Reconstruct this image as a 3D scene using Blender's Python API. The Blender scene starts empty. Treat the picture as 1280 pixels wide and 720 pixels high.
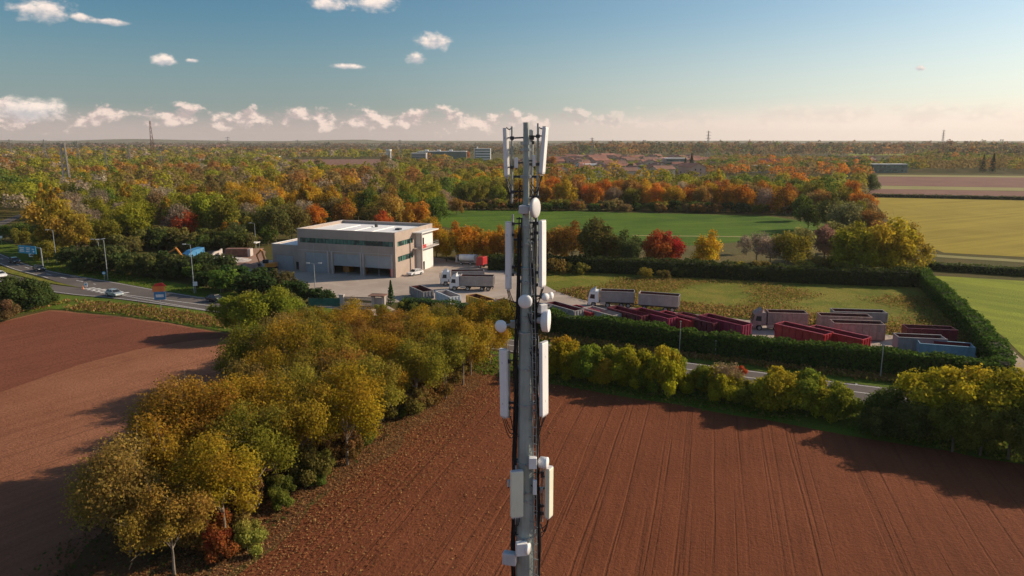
import bpy, bmesh, math, random
import numpy as np
from mathutils import Vector, Matrix, noise as mnoise
R = math.radians
random.seed(7); RNG = np.random.default_rng(7)
scene = bpy.context.scene
COL = scene.collection

# ------------------------------------------------------------------ camera
CAM_H = 32.0; F = 914.0; PITCH = math.atan(184.0 / F)
cam_d = bpy.data.cameras.new('camera'); cam = bpy.data.objects.new('camera', cam_d); COL.objects.link(cam)
cam.location = (0, 0, CAM_H); cam.rotation_euler = (math.pi / 2 - PITCH, 0, 0)
cam_d.sensor_width = 36.0; cam_d.lens = 36.0 * F / 1280.0; cam_d.clip_end = 40000; cam_d.clip_start = 0.5
scene.camera = cam

def ray(px, py):
    x = (px - 640) / F; y = -(py - 360) / F
    return Vector((x, math.cos(PITCH) + y * math.sin(PITCH), -math.sin(PITCH) + y * math.cos(PITCH)))
def P(px, py, z=0.0):
    """world point at height z seen at photo pixel (px,py)"""
    d = ray(px, py); t = (z - CAM_H) / d.z
    return Vector((d.x * t, d.y * t, z))
def PD(px, py, Y):
    """world point at distance Y seen at photo pixel"""
    d = ray(px, py); t = Y / d.y
    return Vector((d.x * t, Y, CAM_H + d.z * t))

# ------------------------------------------------------------------ materials
def s2l(c):
    return tuple(((v / 255.0) / 12.92 if v / 255.0 <= 0.04045 else (((v / 255.0) + 0.055) / 1.055) ** 2.4) for v in c)
MATS = {}
class NT:
    def __init__(s, m): s.t = m.node_tree; s.n = s.t.nodes; s.l = s.t.links
    def node(s, typ, **kw):
        n = s.n.new(typ)
        for k, v in kw.items(): setattr(n, k, v)
        return n
    def put(s, sock, v):
        if isinstance(v, bpy.types.NodeSocket): s.l.new(v, sock)
        elif isinstance(v, (tuple, list)) and len(v) == 3 and sock.type == 'RGBA': sock.default_value = (*v, 1)
        else: sock.default_value = v
    def math(s, op, a, b=None, c=None, clamp=False):
        n = s.n.new('ShaderNodeMath'); n.operation = op; n.use_clamp = clamp
        s.put(n.inputs[0], a)
        if b is not None: s.put(n.inputs[1], b)
        if c is not None: s.put(n.inputs[2], c)
        return n.outputs[0]
    def mix(s, f, a, b, blend='MIX'):
        n = s.n.new('ShaderNodeMix'); n.data_type = 'RGBA'; n.blend_type = blend
        s.put(n.inputs[0], f); s.put(n.inputs[6], a); s.put(n.inputs[7], b)
        return n.outputs[2]
    def sstep(s, v, a, b, lo=0.0, hi=1.0):
        n = s.n.new('ShaderNodeMapRange'); n.interpolation_type = 'SMOOTHSTEP'
        s.put(n.inputs[0], v); n.inputs[1].default_value = a; n.inputs[2].default_value = b
        n.inputs[3].default_value = lo; n.inputs[4].default_value = hi
        return n.outputs[0]
    def noise(s, vec, scale, detail=4, rough=0.55, dist=0.0, dims='3D'):
        n = s.n.new('ShaderNodeTexNoise'); n.noise_dimensions = dims
        if vec is not None: s.l.new(vec, n.inputs['Vector'])
        n.inputs['Scale'].default_value = scale; n.inputs['Detail'].default_value = detail
        n.inputs['Roughness'].default_value = rough; n.inputs['Distortion'].default_value = dist
        return n.outputs['Fac']
    def pos(s):
        return s.n.new('ShaderNodeNewGeometry').outputs['Position']
    def objco(s):
        return s.n.new('ShaderNodeTexCoord').outputs['Object']
    def mapping(s, vec, rot=(0, 0, 0), scale=(1, 1, 1), loc=(0, 0, 0)):
        n = s.n.new('ShaderNodeMapping'); s.l.new(vec, n.inputs[0])
        n.inputs['Location'].default_value = loc
        n.inputs['Rotation'].default_value = rot; n.inputs['Scale'].default_value = scale
        return n.outputs[0]
    def bump(s, h, strength=0.5, dist=0.1):
        n = s.n.new('ShaderNodeBump'); s.l.new(h, n.inputs['Height'])
        n.inputs['Strength'].default_value = strength; n.inputs['Distance'].default_value = dist
        return n.outputs[0]

def newmat(name):
    m = bpy.data.materials.new(name); m.use_nodes = True
    nt = NT(m); b = nt.n['Principled BSDF']
    MATS[name] = m
    return m, nt, b

def simple(name, col, rough=0.6, metal=0.0, var=0.12, scale=1.2, dirt=0.25, spec=0.4, coat=0.0):
    """painted / plain surface with mottling and grime that keep it from being uniform"""
    m, nt, b = newmat(name)
    v = nt.objco()
    n1 = nt.noise(v, scale, 5, 0.6); n2 = nt.noise(nt.mapping(v, scale=(1, 1, 0.25)), scale * 4, 4, 0.6)
    c = nt.mix(nt.sstep(n1, 0.3, 0.7), tuple(x * (1 - var) for x in col), tuple(min(1, x * (1 + var)) for x in col))
    c = nt.mix(nt.sstep(n2, 0.52, 0.8, 0, dirt), c, tuple(x * 0.45 + 0.02 for x in col))
    nt.put(b.inputs['Base Color'], c)
    nt.put(b.inputs['Roughness'], nt.sstep(n1, 0.2, 0.8, max(0.05, rough - 0.1), min(1, rough + 0.1)))
    b.inputs['Metallic'].default_value = metal; b.inputs['Specular IOR Level'].default_value = spec
    b.inputs['Coat Weight'].default_value = coat
    return m

def soil(name, c1, c2, ang, furrow=1.0, leaves=None):
    m, nt, b = newmat(name)
    p = nt.pos()
    q = nt.mapping(p, rot=(0, 0, ang))            # x across furrows, y along
    big = nt.noise(p, 0.035, 4, 0.6)
    streak = nt.noise(nt.mapping(q, scale=(1, 0.03, 1)), 1.1, 5, 0.7)
    streak2 = nt.noise(nt.mapping(q, scale=(1, 0.012, 1)), 0.55, 3, 0.6)
    clod = nt.noise(p, 3.2, 6, 0.75)
    clod2 = nt.noise(p, 0.8, 5, 0.7); patch = nt.noise(p, 0.11, 5, 0.65, 1.0)
    c = nt.mix(nt.sstep(big, 0.3, 0.7), c1, c2)
    c = nt.mix(nt.sstep(streak, 0.38, 0.68, 0, 0.3), c, tuple(x * 1.35 for x in c2))
    c = nt.mix(nt.sstep(clod, 0.35, 0.75, 0, 0.5), c, tuple(x * 0.6 for x in c1))
    c = nt.mix(nt.sstep(patch, 0.5, 0.72, 0, 0.4), c, tuple(x * 0.72 for x in c1))
    line = nt.math('MULTIPLY', nt.sstep(streak2, 0.585, 0.62), nt.sstep(streak2, 0.68, 0.64)); fine = nt.sstep(nt.noise(nt.mapping(q, scale=(1, 0.008, 1)), 1.7, 2, 0.5), 0.60, 0.66, 0, 0.55); line = nt.math('MAXIMUM', nt.math('MULTIPLY', line, .8), fine)
    wv = nt.node('ShaderNodeTexWave', wave_type='BANDS', bands_direction='X')
    nt.l.new(q, wv.inputs[0]); wv.inputs['Scale'].default_value = 0.12 * furrow
    wv.inputs['Distortion'].default_value = 2.6; wv.inputs['Detail'].default_value = 2; wv.inputs['Detail Scale'].default_value = 0.15
    line2 = nt.math('MULTIPLY', nt.sstep(wv.outputs['Fac'], 0.975, 0.999), nt.sstep(nt.noise(nt.mapping(q, scale=(1, .1, 1)), 0.12, 3), 0.4, 0.6))
    ln = nt.math('MAXIMUM', line, line2)
    c = nt.mix(nt.math('MULTIPLY', ln, 0.22), c, tuple(x * 0.45 for x in c1))  # furrow shade also painted into the colour along the bumped grooves
    # straw bits
    vo = nt.node('ShaderNodeTexVoronoi'); nt.l.new(p, vo.inputs['Vector']); vo.inputs['Scale'].default_value = 1.1
    dots = nt.math('MULTIPLY', nt.sstep(vo.outputs['Distance'], 0.09, 0.05), nt.sstep(nt.noise(p, 0.21, 2), 0.5, 0.62))
    c = nt.mix(nt.math('MULTIPLY', dots, 0.5), c, (0.34, 0.22, 0.13))
    nt.put(b.inputs['Base Color'], c); b.inputs['Roughness'].default_value = 0.95
    b.inputs['Specular IOR Level'].default_value = 0.1
    h = nt.math('ADD', nt.math('MULTIPLY', clod, 0.5), nt.math('MULTIPLY', streak, 0.4 * furrow))
    h = nt.math('ADD', h, nt.math('MULTIPLY', clod2, 0.5))
    h = nt.math('SUBTRACT', h, nt.math('MULTIPLY', ln, 0.24))
    nt.put(b.inputs['Normal'], nt.bump(h, 0.8, 0.28))
    return m

def grassy(name, c1, c2, c3, s=1.0, stripe=None, dry=0.4):
    m, nt, b = newmat(name)
    p = nt.pos()
    a = nt.noise(p, 0.045 * s, 5, 0.65, 0.5); d = nt.noise(p, 0.35 * s, 6, 0.7); e = nt.noise(p, 2.5, 5, 0.75)
    c = nt.mix(nt.sstep(a, 0.38, 0.62), c1, c2)
    c = nt.mix(nt.sstep(d, 0.5, 0.72, 0, dry), c, c3)
    c = nt.mix(nt.sstep(e, 0.35, 0.8, 0, 0.6), c, tuple(x * 0.5 for x in c1))
    if stripe is not None:
        q = nt.mapping(p, rot=(0, 0, stripe)); st = nt.noise(nt.mapping(q, scale=(1, .03, 1)), 0.3, 3)
        c = nt.mix(nt.sstep(st, 0.4, 0.65, 0, 0.4), c, tuple(x * 1.3 for x in c2))
    nt.put(b.inputs['Base Color'], c); b.inputs['Roughness'].default_value = 0.95
    b.inputs['Specular IOR Level'].default_value = 0.1
    nt.put(b.inputs['Normal'], nt.bump(nt.math('ADD', d, e), 0.8, 0.35))
    return m

def paved(name, c1, c2, s=1.0):
    m, nt, b = newmat(name)
    p = nt.pos()
    a = nt.noise(p, 0.09 * s, 5, 0.65, 0.8); d = nt.noise(p, 1.3 * s, 5, 0.7); e = nt.noise(p, 12, 3, 0.7)
    c = nt.mix(nt.sstep(a, 0.35, 0.65), c1, c2)
    c = nt.mix(nt.sstep(d, 0.5, 0.8, 0, 0.35), c, tuple(x * 0.55 for x in c1))
    c = nt.mix(nt.sstep(e, 0.4, 0.7, 0, 0.2), c, tuple(x * 1.4 for x in c2))
    nt.put(b.inputs['Base Color'], c); b.inputs['Roughness'].default_value = 0.85
    b.inputs['Specular IOR Level'].default_value = 0.2
    nt.put(b.inputs['Normal'], nt.bump(d, 0.25, 0.03))
    return m

def foliage_mat(name):
    """leaf colour = object colour varied leaf by leaf from the mesh's own attribute"""
    m, nt, b = newmat(name)
    at = nt.node('ShaderNodeAttribute'); at.attribute_name = 'leaf'
    sep = nt.node('ShaderNodeSeparateColor'); nt.l.new(at.outputs['Color'], sep.inputs[0])
    oi = nt.node('ShaderNodeObjectInfo')
    hsv = nt.node('ShaderNodeHueSaturation')
    nt.l.new(oi.outputs['Color'], hsv.inputs['Color'])
    nt.put(hsv.inputs['Hue'], nt.math('MULTIPLY_ADD', sep.outputs[1], -0.045, 0.529))
    nt.put(hsv.inputs['Saturation'], 1.0)
    nt.put(hsv.inputs['Value'], nt.math('MULTIPLY_ADD', sep.outputs[0], 1.45, 0.75))
    return leaf_bsdf(m, nt, b, hsv.outputs[0])
def leaf_bsdf(m, nt, b, col):
    out = nt.n['Material Output']
    nt.n.remove(b)
    d = nt.node('ShaderNodeBsdfDiffuse'); t = nt.node('ShaderNodeBsdfTranslucent'); mx = nt.node('ShaderNodeMixShader')
    nt.put(d.inputs[0], col); nt.put(t.inputs[0], col); mx.inputs[0].default_value = 0.46
    nt.l.new(d.outputs[0], mx.inputs[1]); nt.l.new(t.outputs[0], mx.inputs[2]); nt.l.new(mx.outputs[0], out.inputs[0])
    return m
foliage_mat('foliage')
m, nt, b = newmat('foliage_own')                 # colour straight from the mesh attribute
at = nt.node('ShaderNodeAttribute'); at.attribute_name = 'leaf'
leaf_bsdf(m, nt, b, at.outputs['Color'])

simple('bark', (0.13, 0.10, 0.075), 0.9, var=0.3, scale=3)
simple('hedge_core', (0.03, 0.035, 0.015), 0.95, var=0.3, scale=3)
simple('bark_pale', (0.21, 0.17, 0.125), 0.9, var=0.3, scale=3)

FDIR = math.radians(15.5)
soil('soil_centre', (0.150, 0.046, 0.019), (0.205, 0.066, 0.029), FDIR, 1.0)
soil('soil_left', (0.235, 0.09, 0.046), (0.33, 0.14, 0.075), R(33), 0.9)
soil('soil_smooth', (0.18, 0.060, 0.033), (0.215, 0.075, 0.042), R(33), 0.15)
soil('soil_far', (0.20, 0.10, 0.075), (0.26, 0.14, 0.10), R(85), 0.4)
soil('soil_orchard', (0.14, 0.055, 0.03), (0.13, 0.085, 0.03), FDIR, 0.3)
grassy('ground_scrub', (0.08, 0.08, 0.02), (0.12, 0.09, 0.026), (0.13, 0.08, 0.032))
grassy('grass_green', (0.085, 0.13, 0.012), (0.12, 0.17, 0.018), (0.16, 0.15, 0.035), dry=0.3)
grassy('grass_lawn', (0.055, 0.115, 0.010), (0.095, 0.16, 0.012), (0.13, 0.15, 0.018), dry=0.5, stripe=R(75))
grassy('grass_olive', (0.30, 0.225, 0.028), (0.36, 0.27, 0.036), (0.28, 0.19, 0.035), stripe=R(60))
grassy('grass_bright', (0.20, 0.24, 0.025), (0.26, 0.29, 0.03), (0.29, 0.24, 0.045), stripe=R(-40))
grassy('grass_meadow', (0.14, 0.165, 0.018), (0.25, 0.22, 0.035), (0.28, 0.15, 0.055), 2.4, dry=0.7)
grassy('grass_strip', (0.30, 0.27, 0.10), (0.34, 0.3, 0.12), (0.3, 0.25, 0.1))
grassy('grass_pond', (0.13, 0.11, 0.04), (0.17, 0.13, 0.05), (0.08, 0.12, 0.03))
paved('asphalt', (0.105, 0.088, 0.08), (0.135, 0.113, 0.10))
paved('yard', (0.33, 0.265, 0.215), (0.43, 0.35, 0.29))
paved('dirt', (0.26, 0.19, 0.13), (0.36, 0.27, 0.19))
paved('red_dirt', (0.26, 0.15, 0.11), (0.34, 0.21, 0.15))
simple('road_paint', (0.72, 0.70, 0.66), 0.7, dirt=0.5, scale=2)

# ------------------------------------------------------------------ tagging
def tag(o, label=None, cat=None, group=None, kind=None):
    if label: o['label'] = label
    if cat: o['category'] = cat
    if group: o['group'] = group
    if kind: o['kind'] = kind
    return o
def empty(name, loc=(0, 0, 0), rz=0.0, label=None, cat=None, group=None, kind=None):
    o = bpy.data.objects.new(name, None); COL.objects.link(o); o.location = loc; o.rotation_euler = (0, 0, rz)
    o.empty_display_size = 0.3
    return tag(o, label, cat, group, kind)
def copy_tree(o, parent=None):
    c = o.copy(); COL.objects.link(c); c.parent = parent
    for ch in o.children: copy_tree(ch, c)
    return c

class MB:
    def __init__(s): s.v = []; s.f = []; s.m = None
    def xf(s, m): s.m = m; return s
    def add(s, vs, fs):
        o = len(s.v)
        if s.m is not None: vs = [s.m @ Vector(v) for v in vs]
        s.v += [tuple(v) for v in vs]; s.f += [tuple(i + o for i in f) for f in fs]; return s
    def box(s, x0, x1, y0, y1, z0, z1):
        vs = [(x0, y0, z0), (x1, y0, z0), (x1, y1, z0), (x0, y1, z0), (x0, y0, z1), (x1, y0, z1), (x1, y1, z1), (x0, y1, z1)]
        return s.add(vs, [(0, 3, 2, 1), (4, 5, 6, 7), (0, 1, 5, 4), (1, 2, 6, 5), (2, 3, 7, 6), (3, 0, 4, 7)])
    def cbox(s, c, size, rot=None):
        a, b, d = [k / 2 for k in size]; c = Vector(c)
        vs = [Vector(q) for q in [(-a, -b, -d), (a, -b, -d), (a, b, -d), (-a, b, -d), (-a, -b, d), (a, -b, d), (a, b, d), (-a, b, d)]]
        if rot is not None: vs = [rot @ q for q in vs]
        return s.add([c + q for q in vs], [(0, 3, 2, 1), (4, 5, 6, 7), (0, 1, 5, 4), (1, 2, 6, 5), (2, 3, 7, 6), (3, 0, 4, 7)])
    def prism(s, prof, y0, y1, inset=None):
        """profile in x,z extruded along y; inset shrinks nothing"""
        n = len(prof)
        vs = [(x, y0, z) for x, z in prof] + [(x, y1, z) for x, z in prof]
        fs = [tuple(range(n - 1, -1, -1)), tuple(range(n, 2 * n))] + [(i, (i + 1) % n, n + (i + 1) % n, n + i) for i in range(n)]
        fs[0] = tuple(range(n)); fs[1] = tuple(range(2 * n - 1, n - 1, -1))
        return s.add(vs, fs)
    def tube(s, p0, p1, r0, r1=None, n=8, cap=True):
        p0 = Vector(p0); p1 = Vector(p1); r1 = r0 if r1 is None else r1
        d = (p1 - p0)
        if d.length < 1e-6: return s
        d.normalize(); u = d.orthogonal().normalized(); w = d.cross(u)
        vs = []
        for p, r in ((p0, r0), (p1, r1)):
            for k in range(n):
                a = 2 * math.pi * k / n; vs.append(p + (u * math.cos(a) + w * math.sin(a)) * r)
        fs = [(k, (k + 1) % n, n + (k + 1) % n, n + k) for k in range(n)]
        if cap: fs += [tuple(range(n - 1, -1, -1)), tuple(range(n, 2 * n))]
        return s.add(vs, fs)
    def path(s, pts, r, n=6):
        for a, b in zip(pts[:-1], pts[1:]): s.tube(a, b, r, r, n)
        return s
    def lathe(s, origin, axis, prof, n=20):
        """prof: (distance along axis, radius)"""
        origin = Vector(origin); d = Vector(axis).normalized(); u = d.orthogonal().normalized(); w = d.cross(u)
        vs = []
        for t, r in prof:
            for k in range(n):
                a = 2 * math.pi * k / n; vs.append(origin + d * t + (u * math.cos(a) + w * math.sin(a)) * max(r, 1e-4))
        fs = []
        for j in range(len(prof) - 1):
            for k in range(n): fs.append((j * n + k, j * n + (k + 1) % n, (j + 1) * n + (k + 1) % n, (j + 1) * n + k))
        fs += [tuple(range(n - 1, -1, -1)), tuple(range((len(prof) - 1) * n, len(prof) * n))]
        return s.add(vs, fs)
    def build(s, name, mat, parent=None, bevel=0, smooth=False, seg=2):
        me = bpy.data.meshes.new(name); me.from_pydata(s.v, [], s.f); me.update()
        bm = bmesh.new(); bm.from_mesh(me); bmesh.ops.recalc_face_normals(bm, faces=bm.faces); bm.to_mesh(me); bm.free()
        me.materials.append(MATS[mat])
        if smooth: me.polygons.foreach_set('use_smooth', [True] * len(me.polygons))
        o = bpy.data.objects.new(name, me); COL.objects.link(o)
        if parent is not None: o.parent = parent
        if bevel:
            bv = o.modifiers.new('bevel', 'BEVEL'); bv.width = bevel; bv.segments = seg; bv.limit_method = 'ANGLE'
        return o

# ------------------------------------------------------------------ ground sheets
def sheet(name, pts, z, mat, jag=0.0, step=6.0, kind='structure', label=None):
    """flat sheet from a list of world outline points; edges roughened by real jitter"""
    out = []
    n = len(pts)
    for i in range(n):
        a = Vector((pts[i][0], pts[i][1], 0)); b = Vector((pts[(i + 1) % n][0], pts[(i + 1) % n][1], 0))
        k = max(1, int((b - a).length / step)) if jag else 1
        k = min(k, 120)
        nn = Vector((-(b - a).y, (b - a).x, 0)).normalized()
        for j in range(k):
            p = a.lerp(b, j / k)
            if jag and j > 0: p = p + nn * jag * mnoise.noise(Vector((p.x * .21, p.y * .21, 3.1))) * 2
            out.append((p.x, p.y, z))
    me = bpy.data.meshes.new(name); bm = bmesh.new()
    vs = [bm.verts.new(p) for p in out]; es = [bm.edges.new((vs[i], vs[(i + 1) % len(vs)])) for i in range(len(vs))]
    bmesh.ops.triangle_fill(bm, use_beauty=True, edges=es)
    bmesh.ops.recalc_face_normals(bm, faces=bm.faces)
    if sum(f.normal.z for f in bm.faces) < 0: bmesh.ops.reverse_faces(bm, faces=bm.faces)
    bm.to_mesh(me); bm.free(); me.materials.append(MATS[mat])
    o = bpy.data.objects.new(name, me); COL.objects.link(o); o['kind'] = kind
    if label: o['label'] = label
    return o
def px(l, z=0): return [P(a, b, z).to_2d() for a, b in l]
def catmull(pts, sub=8):
    out = []
    q = [pts[0] * 2 - pts[1]] + list(pts) + [pts[-1] * 2 - pts[-2]]
    for i in range(1, len(q) - 2):
        for k in range(sub):
            t = k / sub
            out.append(0.5 * ((2 * q[i]) + (-q[i - 1] + q[i + 1]) * t + (2 * q[i - 1] - 5 * q[i] + 4 * q[i + 1] - q[i + 2]) * t * t + (-q[i - 1] + 3 * q[i] - 3 * q[i + 1] + q[i + 2]) * t ** 3))
    out.append(pts[-1]); return out

sheet('ground', [(-9000, -2500), (9000, -2500), (9000, 9000), (-9000, 9000)], 0, 'ground_scrub')

C_field = [Vector((-22, 44)), Vector((-15.5, 66)), Vector((-8, 90)), Vector((-7, 104))] + px([(600, 466), (700, 478), (860, 504), (1060, 535), (1280, 577), (1700, 660)]) + [Vector((120, 20)), Vector((100, -60)), Vector((-60, -60))]
sheet('ploughed_field', C_field, 0.03, 'soil_centre', 0.7, 3)
L_field = [Vector((-290, -40))] + px([(-500, 445), (0, 403), (62, 388), (150, 396), (240, 410), (312, 420), (395, 432)]) + [Vector((-33, 92)), Vector((-34, 70)), Vector((-30, 40)), Vector((-60, -40))]
sheet('ploughed_field', L_field, 0.03, 'soil_left', 0.7, 3)
sheet('harrowed_field', [Vector((-320, 20))] + px([(-500, 446), (0, 404), (62, 389), (150, 397), (240, 411), (308, 421), (240, 426), (170, 437), (100, 456), (0, 491), (-400, 640)]), 0.05, 'soil_smooth', 0.35, 5)
sheet('orchard_ground', [Vector((-33, 35)), Vector((-23.5, 42)), Vector((-15.2, 66)), Vector((-6, 90)), Vector((-2, 107)), Vector((-20, 116)), Vector((-40, 118)), Vector((-36, 92)), Vector((-36, 70))], 0.06, 'soil_orchard', 1.2, 2)

# road
z_r = 0.10
topL = px([(-60, 288), (0, 317), (55, 337), (137, 352), (265, 374), (583, 418), (640, 425), (1032, 476), (1145, 490)])
topL.append(topL[-1] + (topL[-1] - topL[-2]) * 7)
topL = catmull(topL, 6)
mid = px([(-60, 300), (0, 331), (50, 346), (105, 361), (265, 390), (583, 433), (1046, 499), (1145, 514)])
mid.append(mid[-1] + (mid[-1] - mid[-2]) * 7)
mid = catmull(mid, 6)
road = sheet('road', topL + mid[::-1], z_r, 'asphalt')
low_t = catmull(px([(-60, 332), (0, 341), (60, 355), (105, 361), (200, 374)]), 5)
low_b = catmull(px([(-60, 345), (0, 353), (75, 367), (150, 374.5), (264, 390.2), (330, 399)]), 5)
sheet('slip_road', low_t + low_b[::-1], z_r - 0.01, 'asphalt')
def offset_line(pts, d):
    out = []
    for i, p in enumerate(pts):
        a = pts[max(0, i - 1)]; b = pts[min(len(pts) - 1, i + 1)]
        t = (b - a).normalized(); out.append(p + Vector((-t.y, t.x)) * d)
    return out
def band(mb, pts, w, z, t0=0, t1=1, dash=None):
    L = 0
    for a, b in zip(pts[:-1], pts[1:]):
        seg = (b - a).length; n = Vector((-(b - a).y, (b - a).x)).normalized() * w / 2
        if dash:
            k = 0.0
            while k < seg:
                ph = (L + k) % (dash[0] + dash[1]); st = min(seg - k, (dash[0] - ph) if ph < dash[0] else (dash[0] + dash[1] - ph))
                st = max(st, 0.05)
                if ph < dash[0]:
                    p = a.lerp(b, k / seg); q = a.lerp(b, min(1, (k + st) / seg))
                    mb.add([(*(p - n), z), (*(q - n), z), (*(q + n), z), (*(p + n), z)], [(0, 1, 2, 3)])
                k += st
        else: mb.add([(*(a - n), z), (*(b - n), z), (*(b + n), z), (*(a + n), z)], [(0, 1, 2, 3)])
        L += seg
mk = MB(); zm = z_r + 0.012
band(mk, offset_line(topL, -0.45), 0.14, zm)
band(mk, offset_line(mid[18:], 0.45), 0.14, zm)
band(mk, offset_line(mid[:14], 0.45), 0.14, zm)
band(mk, offset_line(low_b, 0.4), 0.14, zm)
cl = [ (a + b) / 2 for a, b in zip(catmull(px([(583, 418), (640, 425), (1032, 476), (1145, 490)]), 8), catmull(px([(583, 433), (640, 440.7), (1046, 498), (1145, 512)]), 8))]
cl.append(cl[-1] + (cl[-1] - cl[-2]) * 30)
band(mk, cl, 0.15, zm)
cl2 = catmull(px([(105, 361), (150, 368), (265, 383), (420, 404), (583, 425.5)]), 6)
band(mk, cl2, 0.16, zm)
band(mk, catmull(px([(0, 323), (55, 342), (120, 356)]), 5), 0.18, zm, dash=(3, 4.5))
# hatching in front of the splitter island
hA, hB = px([(108, 360.5)])[0], px([(152, 368.2)])[0]
for k in range(7):
    t = k / 7; c = hA.lerp(hB, t); w = 1.1 + 0.9 * t
    d = (hB - hA).normalized(); nn = Vector((-d.y, d.x))
    p = c - nn * w; q = c + nn * w + d * 1.0
    mk.add([(*p, zm), (*(p + d * .9), zm), (*(q + d * .9), zm), (*q, zm)], [(0, 1, 2, 3)])
o = mk.build('road_markings', 'road_paint'); o['kind'] = 'structure'
# verges
sheet('grass_verge', px([(-120, 400), (0, 398), (62, 386), (150, 394), (240, 408), (320, 420), (400, 430), (300, 398), (264, 391), (150, 375), (75, 368), (-120, 356)]), 0.055, 'grass_green', 0.4, 3)
sheet('grass_verge', px([(-60, 280), (60, 320), (140, 340), (270, 362), (400, 384), (583, 412), (583, 417.5), (265, 374), (137, 352), (55, 337), (0, 317), (-60, 288)]), 0.055, 'grass_green', 0.3, 3)
sheet('grass_verge', px([(560, 436), (583, 434), (1046, 499), (1145, 513), (1320, 540), (1500, 590), (1320, 588), (1060, 545), (860, 508), (700, 482), (620, 468), (560, 470)]), 0.055, 'grass_green', 0.5, 3)
sheet('grass_verge', px([(583, 409), (700, 425), (1032, 466), (1145, 480), (1300, 498), (1300, 508), (1145, 489), (1032, 475), (640, 424.5), (583, 417.5)]), 0.055, 'grass_green', 0.2, 3)
sheet('grass_island', px([(-20, 333), (0, 333), (50, 348), (100, 360), (60, 354), (0, 339), (-20, 336)]), z_r + 0.006, 'grass_meadow', 0.1, 3)
# yard, entrance, meadow
sheet('yard_paving', px([(300, 345), (330, 326), (420, 318), (545, 322), (640, 338), (700, 366), (735, 377), (800, 386), (950, 402), (1060, 412), (1215, 434), (1222, 448), (1000, 437), (850, 422), (700, 402), (600, 388), (540, 380), (480, 378), (420, 372), (370, 362)]), 0.05, 'yard', 0.3, 3)
sheet('demolition_yard', px([(215, 330), (235, 315), (330, 310), (335, 334), (300, 348), (250, 338)]), 0.045, 'red_dirt', 0.5, 4)
sheet('entrance_paving', px([(360, 404), (380, 384), (430, 377), (480, 380), (500, 392), (500, 402), (470, 405), (380, 408)]), 0.052, 'yard', 0.2, 3)
sheet('meadow', px([(640, 338), (700, 336), (900, 345), (1150, 356), (1200, 400), (1230, 440), (1060, 412), (950, 401), (800, 385), (700, 365)]), 0.045, 'grass_meadow', 1.2, 4)
# fields to the right
sheet('green_field', px([(1168, 345), (1290, 352), (1500, 372), (1600, 560), (1330, 500), (1290, 455), (1230, 400)]), 0.035, 'grass_bright', 0.4, 6)
sheet('dirt_track', px([(1150, 340), (1166, 345), (1215, 390), (1290, 462), (1330, 510), (1310, 520), (1262, 466), (1200, 397), (1156, 346)]), 0.06, 'dirt', 0.35, 3)
sheet('farm_path', px([(1130, 315), (1180, 319), (1290, 326), (1700, 350), (1700, 354), (1290, 329), (1180, 322), (1130, 318)]), 0.06, 'grass_strip', 0.5, 6)
sheet('yellow_field', px([(1088, 247), (1290, 251), (1700, 258), (1700, 345), (1290, 322), (1180, 316), (1140, 300), (1110, 275)]), 0.05, 'grass_olive', 0.5, 8)
sheet('brown_field', px([(1090, 236), (1700, 246), (1700, 251), (1290, 246), (1085, 242)]), 0.06, 'soil_far', 0.5, 10)
sheet('brown_field', px([(1095, 220.5), (1290, 222), (1700, 225), (1700, 240), (1290, 235), (1090, 232)]), 0.06, 'soil_far', 0.5, 12)
sheet('grass_strip', px([(1090, 232), (1290, 235), (1700, 240), (1700, 245), (1290, 239), (1090, 236)]), 0.065, 'grass_strip', 0.5, 12)
sheet('grass_strip', px([(1098, 218.5), (1290, 220), (1700, 222), (1700, 224.5), (1290, 222), (1095, 220.5)]), 0.065, 'grass_strip', 0.5, 12)
sheet('green_park_field', px([(535, 264), (640, 262), (830, 267), (960, 270), (1030, 280), (1040, 296), (950, 301), (850, 308), (720, 303), (600, 292), (540, 280)]), 0.05, 'grass_lawn', 1.0, 8)
sheet('pasture', px([(600, 293), (720, 303), (850, 308), (950, 301), (1050, 297), (1060, 345), (900, 338), (640, 332)]), 0.045, 'grass_pond', 1.0, 8)
sheet('grass_strip', px([(790, 294), (960, 296), (960, 297), (790, 295)]), 0.075, 'grass_strip', 0.2, 12)
sheet('brown_field', px([(345, 199.5), (475, 199), (480, 207), (420, 212), (345, 215)]), 0.06, 'soil_far', 2, 20)
sheet('green_field', px([(1060, 192.3), (1170, 191.8), (1170, 193.8), (1060, 194.5)]), 0.08, 'grass_bright', 3, 40)
sheet('green_field', px([(95, 212), (135, 211), (140, 219), (100, 221)]), 0.06, 'grass_green', 3, 20)
sheet('side_road', px([(-40, 290), (0, 277), (24, 268), (32, 269), (6, 281), (-40, 300)]), 0.08, 'asphalt', 0)
sheet('gravel_path', px([(120, 240), (130, 231), (142, 225), (152, 223.5), (150, 227), (136, 233), (127, 240)]), 0.08, 'yard', 0.8, 6)

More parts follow.
